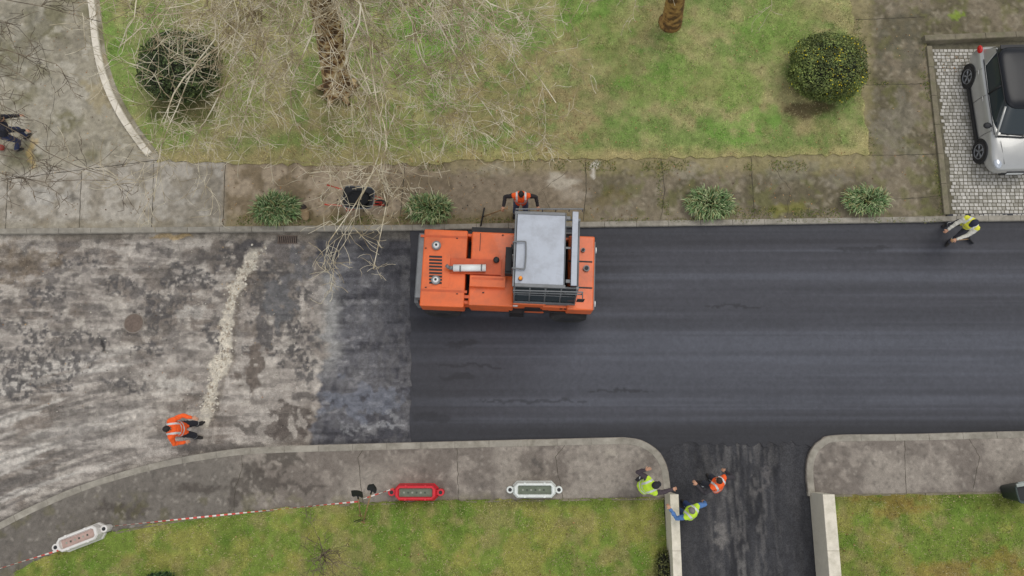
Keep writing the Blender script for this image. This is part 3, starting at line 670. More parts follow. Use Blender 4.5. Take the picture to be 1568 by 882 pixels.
mb.obj('end_beams',[M_gr,M_gr],rol,.02)
mb=MB()
for cx in (-1.86,1.86):
    for k in range(4):
        y=(yS+yN)/2+(-1.5+k)*((yN-yS)+.02)/3
        prof=[(-.17,.3),(-.19,.42),(-.15,.5),(-.1,.52),(.1,.52),(.15,.5),(.19,.42),(.17,.3)]
        rings=[]
        for (dy,rr) in prof: rings.append([Vector((cx+rr*1.06*math.cos(t*math.pi/14),y+dy,.55+rr*1.06*math.sin(t*math.pi/14))) for t in range(28)])
        mb.loft(rings,0,True,True);mb.tube([(cx,y-.173,.55),(cx,y+.173,.55)],.2,18,1)
mb.tube([(-1.86,-.8,.52),(-1.86,.8,.52)],.08,10,1);mb.tube([(1.86,-.8,.52),(1.86,.8,.52)],.08,10,1)
mb.obj('tyres',[M_blk,M_dk],rol)
mb=MB()
for x0_,x1_ in ((-2.42,-.95),(1.1,2.42)):
    mb.box((x0_,yS-.09,1.1),(x1_,yS-.055,1.155),0);mb.box((x0_,yS+.0,1.09),(x1_,yN-.0,1.15),0)
mb.obj('wheel_guards',[M_dk],rol,.01)
mb=MB();zt=1.9
for k in range(9): rb(mb,657,392+k*5,677,394.2+k*5,zt-.01,zt+.006,1)
for (u,v) in ((668,375),(667,428)):
    c=R(u,v,zt+.1);mb.tube([(c.x,c.y,zt-.02),(c.x,c.y,zt+.07)],.13,18,2);mb.tube([(c.x,c.y,zt+.07),(c.x,c.y,zt+.12)],[.1,.06],18,3);mb.tube([(c.x,c.y,zt+.12),(c.x,c.y,zt+.15)],.035,8,1)
for (u,v,r) in ((893,383,.06),(898,411,.09)):
    c=R(u,v,zt);mb.tube([(c.x,c.y,zt-.06),(c.x,c.y,zt+.04)],r,16,2);mb.tube([(c.x,c.y,zt+.04),(c.x,c.y,zt+.07)],r*.6,12,1)
c=R(760,398,zt+.1);mb.tube([(c.x,c.y,zt-.02),(c.x,c.y,zt+.14)],.085,16,1);mb.ell((c.x,c.y,zt+.14),(.085,.085,.04),1)
for (u0,v0,u1,v1) in ((644,445,715,445.7),(690,455,786,455.7),(644,362,715,362.7),(735,357,735.7,384),(870,400,907,400.7),(870,440,907,440.7)):
    rb(mb,u0,v0,u1,v1,zt-.03,zt+.0025 if u1<786 else zt-.035,0 if u1-u0>60 else 1)
for (u,v) in ((700,365),(700,450),(652,380),(652,440),(770,360),(740,448),(880,372),(880,460)):
    c=R(u,v,zt);mb.box((c.x-.025,c.y-.012,zt-.03),(c.x+.025,c.y+.012,zt+.02 if u<786 else zt-.01),1)
mb.obj('deck_fittings',[M_ord,M_dk,M_gr,M_wh],rol)
mb=MB();rb(mb,719,424,774,438,zt-.02,zt+.13,0);rb(mb,722,426,771,427.5,zt+.13,zt+.134,1)
rb(mb,689,398,768,418,zt-.03,zt+.05,1);rb(mb,676,386,690,440,zt-.03,zt+.012,0);rb(mb,722,350,784,358,1.35,1.55,2)
mb.obj('engine_covers',[M_or,M_ord,M_dk],rol,.015)
mb=MB();a=R(694,410,2.08);b=R(744,410,2.08);mb.tube([(a.x,a.y,2.06),(b.x,b.y,2.06)],.1,18,0);mb.tube([(a.x-.12,a.y,2.05),(a.x,a.y,2.06)],[.055,.06],12,1);mb.tube([(a.x+.18,a.y,2.06),(a.x+.22,a.y,2.06)],.105,18,1);mb.tube([(b.x-.14,b.y,2.06),(b.x-.1,b.y,2.06)],.105,18,1)
mb.tube([(a.x-.12,a.y,2.05),(a.x-.2,a.y+.06,2.1)],.05,10,1);mb.obj('exhaust_silencer',[M_wh,M_gr],rol)
mb=MB();rz=2.95
A=R(789,327,rz);B=R(888,441,rz);x0,x1=A.x,B.x;yA,yB=A.y,B.y
xin0,xin1=x0+.06,x1-.06;yi0,yi1=yB+.0,yA-.1
posts=[(xin0,yi0),(xin1,yi0),(xin0,yi1),(xin1,yi1),((xin0+xin1)/2,yi0)]
for (px,py) in posts: mb.box((px-.035,py-.035,1.4),(px+.035,py+.035,rz-.03),0)
for (pa,pb) in (((xin0,yi0),(xin1,yi0)),((xin0,yi1),(xin1,yi1)),((xin0,yi0),(xin0,yi1)),((xin1,yi0),(xin1,yi1))):
    for zz in (1.55,2.2,rz-.06): mb.tube([(*pa,zz),(*pb,zz)],.028,8,0)
mb.box((xin0,yi0,1.42),(xin1,yi1,1.5),1)
mb.obj('cab_frame',[M_gr,M_dk],rol)
mb=MB();mb.box((xin0,yi0-.012,1.9),(xin1,yi0-.004,rz-.1),0);mb.box((xin0-.012,yi0+.05,1.9),(xin0-.004,yi1-.05,rz-.1),0);mb.box((xin1+.004,yi0+.05,1.9),(xin1+.012,yi1-.05,rz-.1),0)
mb.obj('cab_windows',[M_gl],rol)
mb=MB();cx=(xin0+xin1)/2;cy=(yi0+yi1)/2
mb.box((cx-.25,cy-.6,1.5),(cx+.25,cy-.1,1.95),0);mb.box((cx+.2,cy-.6,1.95),(cx+.32,cy-.1,2.45),0);mb.box((cx-.25,cy+.1,1.5),(cx+.25,cy+.6,1.95),0);mb.box((cx+.2,cy+.1,1.95),(cx+.32,cy+.6,2.45),0)
mb.box((xin0+.08,cy-.5,1.5),(xin0+.32,cy+.5,2.1),1);mb.tube([(xin0+.3,cy-.35,2.1),(xin0+.42,cy-.35,2.25)],.03,8,1)
stw=[(xin0+.45,cy-.35+.2*math.cos(k/12*6.283),2.25+.2*math.sin(k/12*6.283)*.6) for k in range(13)];mb.tube(stw,.015,6,0,False)
mb.obj('seats_and_console',[M_dk,M_gr],rol,.03)
mb=MB();rb(mb,788,327,866,437,rz,rz+.035,0)
rb(mb,787,326,789,438,rz-.03,rz+.06,1);rb(mb,864.5,326,866.5,438,rz-.03,rz+.06,1);rb(mb,788,436.5,866,438.5,rz-.03,rz+.06,1);rb(mb,788,325.5,866,327.3,rz-.03,rz+.055,1)
rb(mb,874,324,886,437,rz,rz+.09,2);rb(mb,866,331,874,336,rz-.03,rz+.0,1);rb(mb,866,428,874,433,rz-.03,rz+.0,1);rb(mb,866,378,874,381,rz-.03,rz,1)
mb.obj('cab_roof',[M_lg,M_gr,M_lg],rol,.01)
mb=MB();a=R(790,322,rz);b=R(892,322,rz);c=R(892,448,rz);d=R(786,445,rz)
for q0,q1,zz in ((a,b,.12),(d,c,.05),(d,c,-.25)): mb.tube([(q0.x,q0.y,rz+zz),(q1.x,q1.y,rz+zz)],.02,8,0)
for t in (0,.2,.4,.6,.8,1): q=a.lerp(b,t);mb.tube([(q.x,q.y,rz-.1),(q.x,q.y,rz+.12)],.016,6,0)
for t in (0,.25,.5,.75,1): q=d.lerp(c,t);mb.tube([(q.x,q.y,rz-.28),(q.x,q.y,rz+.06)],.016,6,0)
mb.tube([(c.x,c.y,rz),(c.x+.02,c.y-.12,rz-.2)],.016,6,0);mb.box((c.x-.12,c.y-.16,rz-.55),(c.x+.08,c.y-.13,rz-.2),1)
q=R(793,392,2.2);mb.box((q.x-.2,q.y-.38,2.12),(q.x-.0,q.y+.34,2.17),1)
hk=R(795,391,3.02)
mb.tube(crom([(hk.x-.17,hk.y-.36,3.06),(hk.x+.1,hk.y-.38,3.06),(hk.x+.17,hk.y-.3,3.06),(hk.x+.17,hk.y+.3,3.06),(hk.x+.1,hk.y+.38,3.06),(hk.x-.17,hk.y+.36,3.06)],4),.022,6,0)
for t in (0,.5,1): mb.tube([(hk.x-.17,hk.y-.36+.72*t,3.06),(hk.x-.17,hk.y-.36+.72*t,2.3)],.018,6,0)
mb.box((hk.x-.36,hk.y-.3,2.35),(hk.x-.2,hk.y+.3,2.4),1)
mb.box((hk.x-.38,hk.y-.36,2.0),(hk.x-.16,hk.y+.4,2.34),1)
mb.obj('handrails',[M_gr,M_dk],rol,.004)
mb=MB();q=R(797,426,rz+.1);mb.tube([(q.x,q.y,rz+.03),(q.x,q.y,rz+.08)],.06,14,1);mb.tube([(q.x,q.y,rz+.08),(q.x,q.y,rz+.18)],[.055,.045],14,0);mb.ell((q.x,q.y,rz+.18),(.045,.045,.02),0);mb.obj('warning_beacon',[M_amb,M_dk],rol)
mb=MB()
mb.box((-.28,yS-.052,1.62),(.35,yS-.032,1.76),0);mb.box((-.05,yS-.058,1.65),(.1,yS-.05,1.73),1)
for k in range(7): mb.box((1.55+k*.12,yS-.06,1.5),(1.62+k*.12,yS-.048,1.64),1)
for k in range(5): mb.box((-1.0+k*.11,yS-.06,1.42),(-.94+k*.11,yS-.048,1.7),2)
for k in range(5): mb.box((.55,yS-.06,1.0+k*.11),(1.0,yS-.025,1.03+k*.11),1)
for k in range(3): mb.box((.1,yS-.16,.5+k*.33),(.55,yS-.02,.54+k*.33),1)
mb.box((.1,yS-.15,.5),(.13,yS-.03,1.3),1);mb.box((.52,yS-.15,.5),(.55,yS-.03,1.3),1)
for (xx,yy) in ((-2.60,-.8),(-2.60,.8),(2.56,-.8),(2.56,.8)): mb.tube([(xx-.03,yy+(yS+yN)/2,1.25),(xx+.03,yy+(yS+yN)/2,1.25)],.09,12,0)
mb.box((xin0-.02,yi0-.03,1.45),(xin1+.02,yi0-.014,1.88),3)
yb_=R(800,464,1.9).y
mb.box((xin0-.02,yb_,1.42),(xin1+.02,yi0,1.93),3)
for k in range(5):
    xx=xin0+(xin1-xin0)*k/4;mb.tube([(xx,yB,rz-.05),(xx,yb_+.03,1.93)],.024,6,3)
mb.tube([(xin0,yb_+.03,1.95),(xin1,yb_+.03,1.95)],.03,6,3);mb.tube([(xin0,(yb_+yB)/2,2.42),(xin1,(yb_+yB)/2,2.42)],.016,6,3)
mb.add([(xin0,yB+.02,rz-.08),(xin1,yB+.02,rz-.08),(xin1,yb_+.05,1.94),(xin0,yb_+.05,1.94)],[(0,1,2,3)],4)
mb.box((xin0+.5,yb_-.1,1.2),(xin0+1.0,yb_-.04,1.24),1)
mb.obj('side_details',[M_wh,M_dk,M_ord,M_gr,M_gl],rol)
# ================= CAR
M_sil=mat('silver_car_paint',(178,178,175),.3,.35,3,.03,coat=.5);M_rf=mat('black_gloss_roof',(24,26,31),.3,0,3,.05,spec=.3);M_red=mat('red_lens',(190,30,26),.2);M_hl=mat('headlamp_glass',(190,196,204),.08,.3)
M_rim=mat('alloy_rim',(150,152,156),.35,.6);M_trim=mat('black_trim',(34,34,36),.6)
wa=P(1483,112,.33);wb=P(1504,238,.33);cyc=(wa.y+wb.y)/2
CX=(wa.x+wb.x)/2+.80
car=empty('parked_car',(CX,cyc,.035),math.radians(-90)+math.radians(1.0))
def sec(x,w,b,belt,top):
    h=[(w*.9,b),(w*.97,b+.1),(w,b+.3*(belt-b)),(w*1.0,b+.55*(belt-b)),(w*.985,b+.8*(belt-b)),(w*.93,belt-.02),(w*.82,belt+.02*(top>belt)),(w*.5,top-.01),(w*.2,top)]
    return [Vector((x,-a,z)) for a,z in h]+[Vector((x,a,z)) for a,z in h[::-1]]
S=[(-2.06,.66,.42,.80,.82),(-2.0,.76,.36,.92,.94),(-1.85,.84,.3,1.0,1.02),(-1.3,.89,.24,1.03,1.05),(-.6,.885,.22,1.01,1.04),(.2,.88,.22,.99,1.02),(.9,.885,.22,.98,1.02),(1.25,.885,.24,.93,1.0),(1.6,.87,.26,.86,.94),(1.85,.82,.3,.78,.87),(2.0,.72,.34,.68,.76),(2.08,.56,.4,.58,.62)]
mb=MB();mb.loft([sec(*s) for s in S],0,True,True);ob=mb.obj('body_shell',[M_sil],car)
sb=ob.modifiers.new('s','SUBSURF');sb.levels=1;sb.render_levels=1
def rr(x0,x1,w0,w1,z,n=28,p=4.5):
    o=[]
    for k in range(n):
        t=2*math.pi*k/n;c,s=math.cos(t),math.sin(t);a=abs(c)**(2/p)*(1 if c>0 else -1);b=abs(s)**(2/p)*(1 if s>0 else -1)
        x=(x0+x1)/2+a*(x1-x0)/2;f=(x-x0)/(x1-x0);o.append(Vector((x,b*(w0+(w1-w0)*f),z)))
    return o
mb=MB();mb.loft([rr(-1.95,1.08,.76,.78,.98),rr(-1.9,.88,.74,.75,1.12),rr(-1.78,.62,.69,.7,1.3),rr(-1.62,.36,.63,.64,1.46)],0,False,True)
mb.obj('windows',[M_gl],car)
mb=MB();mb.loft([rr(-1.66,.38,.645,.655,1.445),rr(-1.66,.37,.64,.645,1.475),rr(-1.6,.28,.59,.6,1.52),rr(-1.4,.05,.42,.44,1.55),rr(-1.0,-.4,.2,.2,1.558)],0,True,True)
mb.obj('roof',[M_rf],car)
mb=MB()
for s in (-1,1):
    mb.tube([(1.06,s*.74,1.0),(.62,s*.70,1.3),(.3,s*.645,1.47)],.032,8,0)
    mb.tube([(-.35,s*.775,1.0),(-.38,s*.70,1.32),(-.4,s*.655,1.46)],.03,8,1)
    mb.loft([[Vector((-1.86,s*.70,1.0)),Vector((-1.25,s*.785,1.0)),Vector((-1.25,s*.77,1.01)),Vector((-1.8,s*.68,1.01))],[Vector((-1.66,s*.62,1.46)),Vector((-1.5,s*.66,1.46)),Vector((-1.5,s*.64,1.47)),Vector((-1.64,s*.6,1.47))]],0,True,False)
    mb.tube([(-1.5,s*.775,1.03),(-.3,s*.80,1.01),(1.0,s*.79,1.0)],.012,6,1)
    mb.tube([(-1.6,s*.64,1.475),(-.6,s*.655,1.5),(.3,s*.65,1.475)],.014,6,1)
    mb.ell((.72,s*1.0,1.05),(.1,.12,.075),1,12,8);mb.tube([(.72,s*.84,1.0),(.72,s*.95,1.03)],.03,6,1)
    mb.ell((1.82,s*.66,.76),(.2,.13,.07),4,12,8);mb.ell((-1.90,s*.77,.93),(.14,.07,.10),3,12,8)
    mb.ell((1.98,s*.6,.5),(.06,.09,.06),4,10,6)
    for x in (-.25,-1.15): mb.tube([(x-.1,s*.895,.88),(x+.08,s*.897,.88)],.014,6,0)
    mb.box((-1.1,min(s*.84,s*.9),.2),(1.1,max(s*.84,s*.9),.33),1)
    for x in (.85,-.33,-1.22): mb.tube([(x,s*.889,.34),(x,s*.892,.7),(x,s*.83,.975)],.006,4,1,False)
    for cx_ in (1.28,-1.28):
        pts_=[(cx_+.385*math.cos(t),s*.88,.33+.385*math.sin(t)) for t in np.linspace(-.25,math.pi+.25,16)];mb.tube(pts_,.028,6,1)
        mb.tube([(cx_,s*.70,.33),(cx_,s*.886,.33)],.375,26,1)
mb.box((2.0,-.42,.36),(2.09,.42,.5),1);mb.box((2.03,-.3,.56),(2.085,.3,.62),1);mb.box((2.08,-.26,.44),(2.1,.26,.53),5);mb.tube([(.98,-.6,1.02),(1.06,.1,1.03)],.012,6,1)
mb.tube([(1.05,-.75,1.005),(1.12,0,1.03),(1.05,.75,1.005)],.03,6,1);mb.tube([(1.2,-.62,.995),(1.9,-.5,.82)],.006,4,1,False);mb.tube([(1.2,.62,.995),(1.9,.5,.82)],.006,4,1,False)
mb.box((-1.74,-.5,1.455),(-1.6,.5,1.48),1)
mb.obj('trim_and_lights',[M_sil,M_trim,M_chr,M_red,M_hl,M_wh],car)
mb=MB()
for cx_ in (1.28,-1.28):
    for s in (-1,1):
        prof=[(.70,.22),(.70,.30),(.74,.33),(.86,.33),(.905,.31),(.905,.235),(.88,.22)]
        rings=[[Vector((cx_+rr_*math.cos(k*math.pi/14),s*yy,.33+rr_*math.sin(k*math.pi/14))) for k in range(28)] for yy,rr_ in prof];mb.loft(rings,0,True,True)
        mb.tube([(cx_,s*.882,.33),(cx_,s*.896,.33)],.05,10,1)
        for k in range(5):
            t=k/5*6.283+.3
            for dt in (-.12,.12): mb.tube([(cx_+.04*math.cos(t),s*.893,.33+.04*math.sin(t)),(cx_+.225*math.cos(t+dt),s*.893,.33+.225*math.sin(t+dt))],.016,6,1)
        mb.tube([(cx_+.228*math.cos(t),s*.9,.33+.228*math.sin(t)) for t in np.linspace(0,6.283,25)],.014,6,1,False)
mb.obj('wheels',[M_blk,M_rim],car)
# ================= PEOPLE
def ik(a,b,l1,l2,pole):
    d=b-a;L=d.length
    if L>(l1+l2)*.995: b=a+d.normalized()*(l1+l2)*.995;d=b-a;L=d.length
    n=d.normalized();x=(l1*l1-l2*l2+L*L)/(2*L);h=math.sqrt(max(l1*l1-x*x,0))
    p=(pole-n*pole.dot(n));p.normalize();return a+n*x+p*h,b
MATC={}
def fm(rgb,rough=.85):
    if rgb not in MATC: MATC[rgb]=mat('cloth_%d_%d_%d'%rgb,rgb,rough,0,14,.14,bs=.25)
    return MATC[rgb]
M_skin=mat('skin',(196,148,120),.6,0,8,.06);M_eye=mat('eye',(30,26,24),.3);M_lip=mat('lips',(160,90,80),.6);M_refl=mat('reflective_tape',(206,208,206),.4,0,10,.08)
def person(name,u,v,z0,yaw,vest,sleeve,trous,hair,hat=None,lean=0.0,side=0.0,lh=None,rh=None,lf=None,rf=None,hip=.93,hyaw=0,hpitch=-.25,stripe=True,sh=1.0,boots=(40,36,34),scale=1.08):
    e=empty(name,P(u,v,z0),yaw);e.scale=(scale,)*3
    X=Vector
    pel=X((0,-lean*.18,hip));t=X((math.sin(side),math.sin(lean)*math.cos(side),math.cos(lean)*math.cos(side))).normalized()
    rt=X((1,0,0));rt=(rt-t*rt.dot(t)).normalized();fw=t.cross(rt)*-1
    if fw.y<0 and abs(lean)<1.3: fw=-fw
    chest=pel+t*.40;nb=pel+t*.52;nt_=(t+X((0,0,.6))).normalized()
    hc=nb+nt_*.17+fw*.02
    segs=[]
    mb=MB()
    def rg(c,rx,ry,n=20): return [c+rt*rx*math.cos(k/n*6.283)+fw*ry*math.sin(k/n*6.283) for k in range(n)]
    tw=1.12
    mb.loft([rg(pel-t*.12,.13,.11),rg(pel-t*.05,.175*tw,.135*tw),rg(pel+t*.08,.165*tw,.13*tw),rg(pel+t*.22,.17*tw,.135*tw),rg(pel+t*.36,.195*tw,.14*tw),rg(pel+t*.45,.195*tw,.125*tw),rg(pel+t*.51,.13,.09),rg(pel+t*.55,.065,.06)])
    mb.tube([nb-t*.03,hc-nt_*.02],[.062,.056],12)
    sL=chest+t*.065-rt*.19*sh;sR=chest+t*.065+rt*.19*sh
    hL=pel-rt*.095-X((0,0,.03));hR=pel+rt*.095-X((0,0,.03))
    def ab(q,d): return X(q) if q is not None else X(d)
    lhT=ab(lh,(-.3,.12,.85));rhT=ab(rh,(.3,.12,.85));lfT=ab(lf,(-.13,.02,.09));rfT=ab(rf,(.13,-.02,.09))
    handinfo=[]
    for s_,sh_,tg in ((-1,sL,lhT),(1,sR,rhT)):
        el,wr=ik(sh_,tg,.30,.27,X((s_*.7,-.6,-.4)))
        mb.ell(sh_,(.08,.08,.08),0,12,8);mb.tube([sh_,sh_.lerp(el,.5),el,el.lerp(wr,.4),wr],[.076,.068,.058,.055,.042],12)
        mb.ell(el,(.057,.057,.057),0,10,6);segs.append(('sleeve',sh_,el,.07,.058));segs.append(('sleeve',el,wr,.056,.044));handinfo.append((s_,el,wr))
    for s_,h_,tg in ((-1,hL,lfT),(1,hR,rfT)):
        kn,an=ik(h_,tg,.44,.43,X((s_*.15,1,.1)))
        mb.tube([h_+X((0,0,.04)),h_.lerp(kn,.4),kn,kn.lerp(an,.35),an+X((0,0,.0))],[.105,.098,.075,.074,.058],14);mb.ell(kn,(.074,.074,.074),0,10,6)
        segs.append(('trous',h_,kn,.09,.07));segs.append(('trous',kn,an+X((0,0,.03)),.065,.052))
        tdir=X((s_*.25,1,0)).normalized();f0=X((an.x,an.y,an.z-.09));
        mb.tube([f0+X((0,0,.045))-tdir*.07,f0+X((0,0,.055)),f0+X((0,0,.045))+tdir*.1,f0+X((0,0,.04))+tdir*.19],[.04,.052,.05,.034],12);mb.tube([an+X((0,0,.04)),an-X((0,0,.05))],[.052,.05],12)
        segs.append(('boot',f0+X((0,0,.04))-tdir*.06,f0+X((0,0,.03))+tdir*.18,.045,.04));segs.append(('boot',an,an-X((0,0,.05)),.05,.05))
    HM=Matrix.Rotation(hyaw,3,'Z')@Matrix.Rotation(hpitch,3,'X')
    def hp(x,y,z): return hc+HM@X((x,y,z))
    mb.ell(hp(0,-.005,.02),(.078,.096,.108),0,16,12,HM);mb.ell(hp(0,.03,-.055),(.055,.062,.065),0,12,8,HM)
    mb.ell(hp(0,.098,-.02),(.014,.022,.026),0,8,6,HM)
    for s_ in (-1,1): mb.ell(hp(s_*.08,-.002,-.01),(.012,.022,.032),0,8,6,HM)
    segs.append(('vest',pel-t*.1,pel+t*.46,.16,.16));segs.append(('head',hc,hc,.1,.1));segs.append(('skin',nb+nt_*.03,hc,.06,.06));segs.append(('vest',sL,sR,.075,.075))
    me=mb.mesh('tmp',[]);tmp=bpy.data.objects.new('tmp',me);COL.objects.link(tmp)
    r=tmp.modifiers.new('r','REMESH');r.mode='VOXEL';r.voxel_size=.017;r.use_smooth_shade=True
    sm=tmp.modifiers.new('s','SMOOTH');sm.factor=.5;sm.iterations=3
    dg=bpy.context.evaluated_depsgraph_get();nm=bpy.data.meshes.new_from_object(tmp.evaluated_get(dg));bpy.data.objects.remove(tmp)
    n=len(nm.vertices);co_=np.zeros(n*3);nm.vertices.foreach_get('co',co_);co_=co_.reshape(-1,3);no=np.zeros(n*3);nm.vertices.foreach_get('normal',no);no=no.reshape(-1,3)
    hcn=np.array(hc);far=sst(.14,.2,np.linalg.norm(co_-hcn,axis=1))
    wv=(fbm(co_[:,0]*16+co_[:,2]*9,co_[:,1]*14-co_[:,2]*16,5,3)-.5)*.034*far;co_=co_+no*wv[:,None];nm.vertices.foreach_set('co',co_.ravel())
    m=len(nm.polygons);ce=np.zeros(m*3);nm.polygons.foreach_get('center',ce);ce=ce.reshape(-1,3)
    best=np.full(m,9e9);lab=np.zeros(m,int);names=['vest','sleeve','trous','boot','skin','head']
    for (l,a,b,ra,rb_) in segs:
        a=np.array(a);b=np.array(b);ab_=b-a;L=(ab_**2).sum()
        tt=np.clip(((ce-a)@ab_)/L,0,1) if L>1e-9 else np.zeros(m)
        d=np.linalg.norm(ce-(a+tt[:,None]*ab_),axis=1)-(ra+(rb_-ra)*tt)
        k=d<best;best[k]=d[k];lab[k]=names.index(l)
    mi=lab.copy()
    hl=(ce-hcn)@np.array(HM)
    ishead=lab==5;hairm=ishead&((hl[:,2]>.065)|((hl[:,1]<.0)&(hl[:,2]>-.06))|((hl[:,1]<.045)&(hl[:,2]>.03)))
    mi[ishead]=4;mi[hairm]=5
    tl=ce-np.array(pel);a_=tl@np.array(t);x_=tl@np.array(rt)
    if stripe:
        v_=lab==0;mi[v_&(((a_>.05)&(a_<.10))|((a_>.2)&(a_<.25))|((np.abs(x_)>.095)&(np.abs(x_)<.145)&(a_>.25)))]=6
        kk=(lab==2)&(((ce[:,2]>.30)&(ce[:,2]<.35)));mi[kk]=6
    mats=[fm(vest),fm(sleeve),fm(trous),fm(boots),M_skin,fm(hair,.7),M_refl]
    for q in mats: nm.materials.append(q)
    nm.polygons.foreach_set('material_index',mi.astype(np.int32));nm.polygons.foreach_set('use_smooth',np.ones(m,bool));nm.update()
    o=bpy.data.objects.new('body',nm);COL.objects.link(o);o.parent=e
    mb=MB()
    for s_ in (-1,1): mb.ell(hp(s_*.03,.088,.005),(.011,.008,.008),1,8,6,HM);mb.tube([hp(s_*.045,.088,.028),hp(s_*.016,.094,.03)],.005,5,3)
    mb.tube([hp(-.022,.09,-.062),hp(0,.096,-.064),hp(.022,.09,-.062)],.006,6,2)
    for (s_,el,wr) in handinfo:
        d=(wr-el).normalized();nrm=X((0,0,-1));nrm=(nrm-d*nrm.dot(d))
        if nrm.length<.2: nrm=X((0,1,0))-d*d.y
        nrm.normalize();sd_=d.cross(nrm)
        HMx=Matrix((sd_,d,nrm)).transposed()
        mb.ell(wr+d*.045,(.042,.055,.018),0,12,8,HMx)
        for k,(ox,ln) in enumerate(((-.03,.07),(-.01,.08),(.01,.075),(.03,.058))):
            b0=wr+d*.085+sd_*ox;b1=b0+d*ln*.5+nrm*.01;b2=b1+d*ln*.22+nrm*ln*.35;b3=b2-d*ln*.05+nrm*ln*.35
            mb.tube([b0-d*.02,b0,b1,b2,b3],[.009,.0095,.009,.0085,.007],7,0)
        th=wr+d*.03+sd_*.038*s_*-1;tv=sd_*-s_
        mb.tube([th-tv*.02,th+tv*.018+d*.02,th+tv*.022+d*.045+nrm*.02],[.013,.012,.009],7,0)
    if hat:
        mb.ell(hp(0,-.008,.045),(.094,.112,.09),4,18,10,HM);mb.ell(hp(0,.085,.05),(.07,.06,.012),4,14,6,HM)
    mb.obj('hands_and_face',[M_skin,M_eye,M_lip,fm(hair,.7),fm(hat) if hat else M_eye],e)
    e['lhand']=list(handinfo[0][2]+(handinfo[0][2]-handinfo[0][1]).normalized()*.08);e['rhand']=list(handinfo[1][2]+(handinfo[1][2]-handinfo[1][1]).normalized()*.08)
    def W(k): return Vector(P(u,v,z0))+Matrix.Rotation(yaw,3,'Z')@(Vector(e[k])*scale)
    return W('lhand'),W('rhand')
OR=(246,98,36);LI=(196,230,60);NV=(40,44,62);YL=(226,224,70);JN=(66,78,104)
pi=math.pi
lB,rB=person('road_worker',797,322,ZP,pi,OR,(44,40,42),JN,(34,28,26),lean=.1,lh=(-.46,.22,1.05),rh=(.48,.25,1.12),hpitch=-.5,lf=(-.14,.0,.09),rf=(.16,.1,.09))
lC,rC=person('road_worker',1450,358,.035,pi-.9,YL,(212,208,196),(58,58,66),(40,40,60),hat=NV,lean=.45,side=0,lh=(-.12,.55,.98),rh=(.2,.52,.78),hip=.9,hpitch=-.6,lf=(-.2,.14,.09),rf=(.2,-.2,.09))
person('road_worker',299,658,0,-pi/2+.15,OR,OR,(38,38,46),(36,30,30),lean=-.08,side=0,lh=(-.2,.48,1.3),rh=(.34,.12,.95),hpitch=-.45,lf=(-.12,.10,.09),rf=(.2,.02,.09),scale=1.12)
person('road_worker',979,741,ZP,-1.15,LI,(70,60,66),(44,44,52),(30,26,28),hat=(34,34,40),lean=.28,lh=(-.42,.1,1.5),rh=(.34,.60,1.12),hpitch=-.3,hyaw=-.1)
person('road_worker',1043,779,.014,.75,LI,(84,124,180),(52,70,112),(122,116,112),lean=.25,lh=(-.32,.42,1.1),rh=(.46,-.08,.95),hpitch=-.35)
person('road_worker',1081,739,.014,.7,OR,(58,54,58),(56,58,66),(50,38,32),lean=.3,lh=(-.40,.34,1.15),rh=(.40,.1,1.05),hpitch=-.2,side=.05)
person('pedestrian',38,219,ZP,-pi/2+.5,(30,32,44),(30,32,44),(38,48,82),(30,26,26),lean=.6,lh=(-.3,.5,.8),rh=(.2,.5,.75),hip=.86,stripe=False,lf=(-.12,.12,.09),rf=(.13,-.25,.09),hpitch=-.6)
# ================= TOOLS etc.
M_wood=mat('wood_handle',(150,118,80),.7,0,12,.2);M_toolb=mat('blackened_steel',(34,34,36),.5,.3,9,.2)
def tool(name,a,b,kind,roll=0,wood=True):
    """a = grip end, b = blade end"""
    e=empty(name);a=Vector(a);b=Vector(b);d=(b-a).normalized();s=d.cross(Vector((0,0,1))).normalized();n=s.cross(d)
    mb=MB();mb.tube([a,a.lerp(b,.5),b],.017,8,0);mb.tube([b-d*.12,b+d*.02],.024,8,1)
    if kind=='rake':
        mb.tube([b-s*.3,b+s*.3],.022,6,1)
        for k in range(13): q=b+s*(-.3+k*.05);mb.tube([q,q-Vector((0,0,.06))],.006,4,1)
    else:
        W=.14 if kind=='shovel' else .16;L=.3;g=[]
        for i in range(7):
            t=i/6;w=W*(1 if kind!='shovel' or t<.5 else math.sqrt(max(1-((t-.5)/.52)**2,0.02)))*(.75 if i==0 else 1)
            for j in range(5):
                f=j/4*2-1;g.append(b+d*(L*t)+s*(w*f)+n*(.035*f*f))
        fs=[(i*5+j,i*5+j+1,(i+1)*5+j+1,(i+1)*5+j) for i in range(6) for j in range(4)]
        mb.add(g,fs,1,True);mb.add([q-n*.006 for q in g],[f[::-1] for f in fs],1,True)
    mb.tube([a-s*.06,a+s*.06],.016,8,0)
    mb.obj('handle_and_head',[M_wood if wood else M_toolb,M_toolb],e);return e
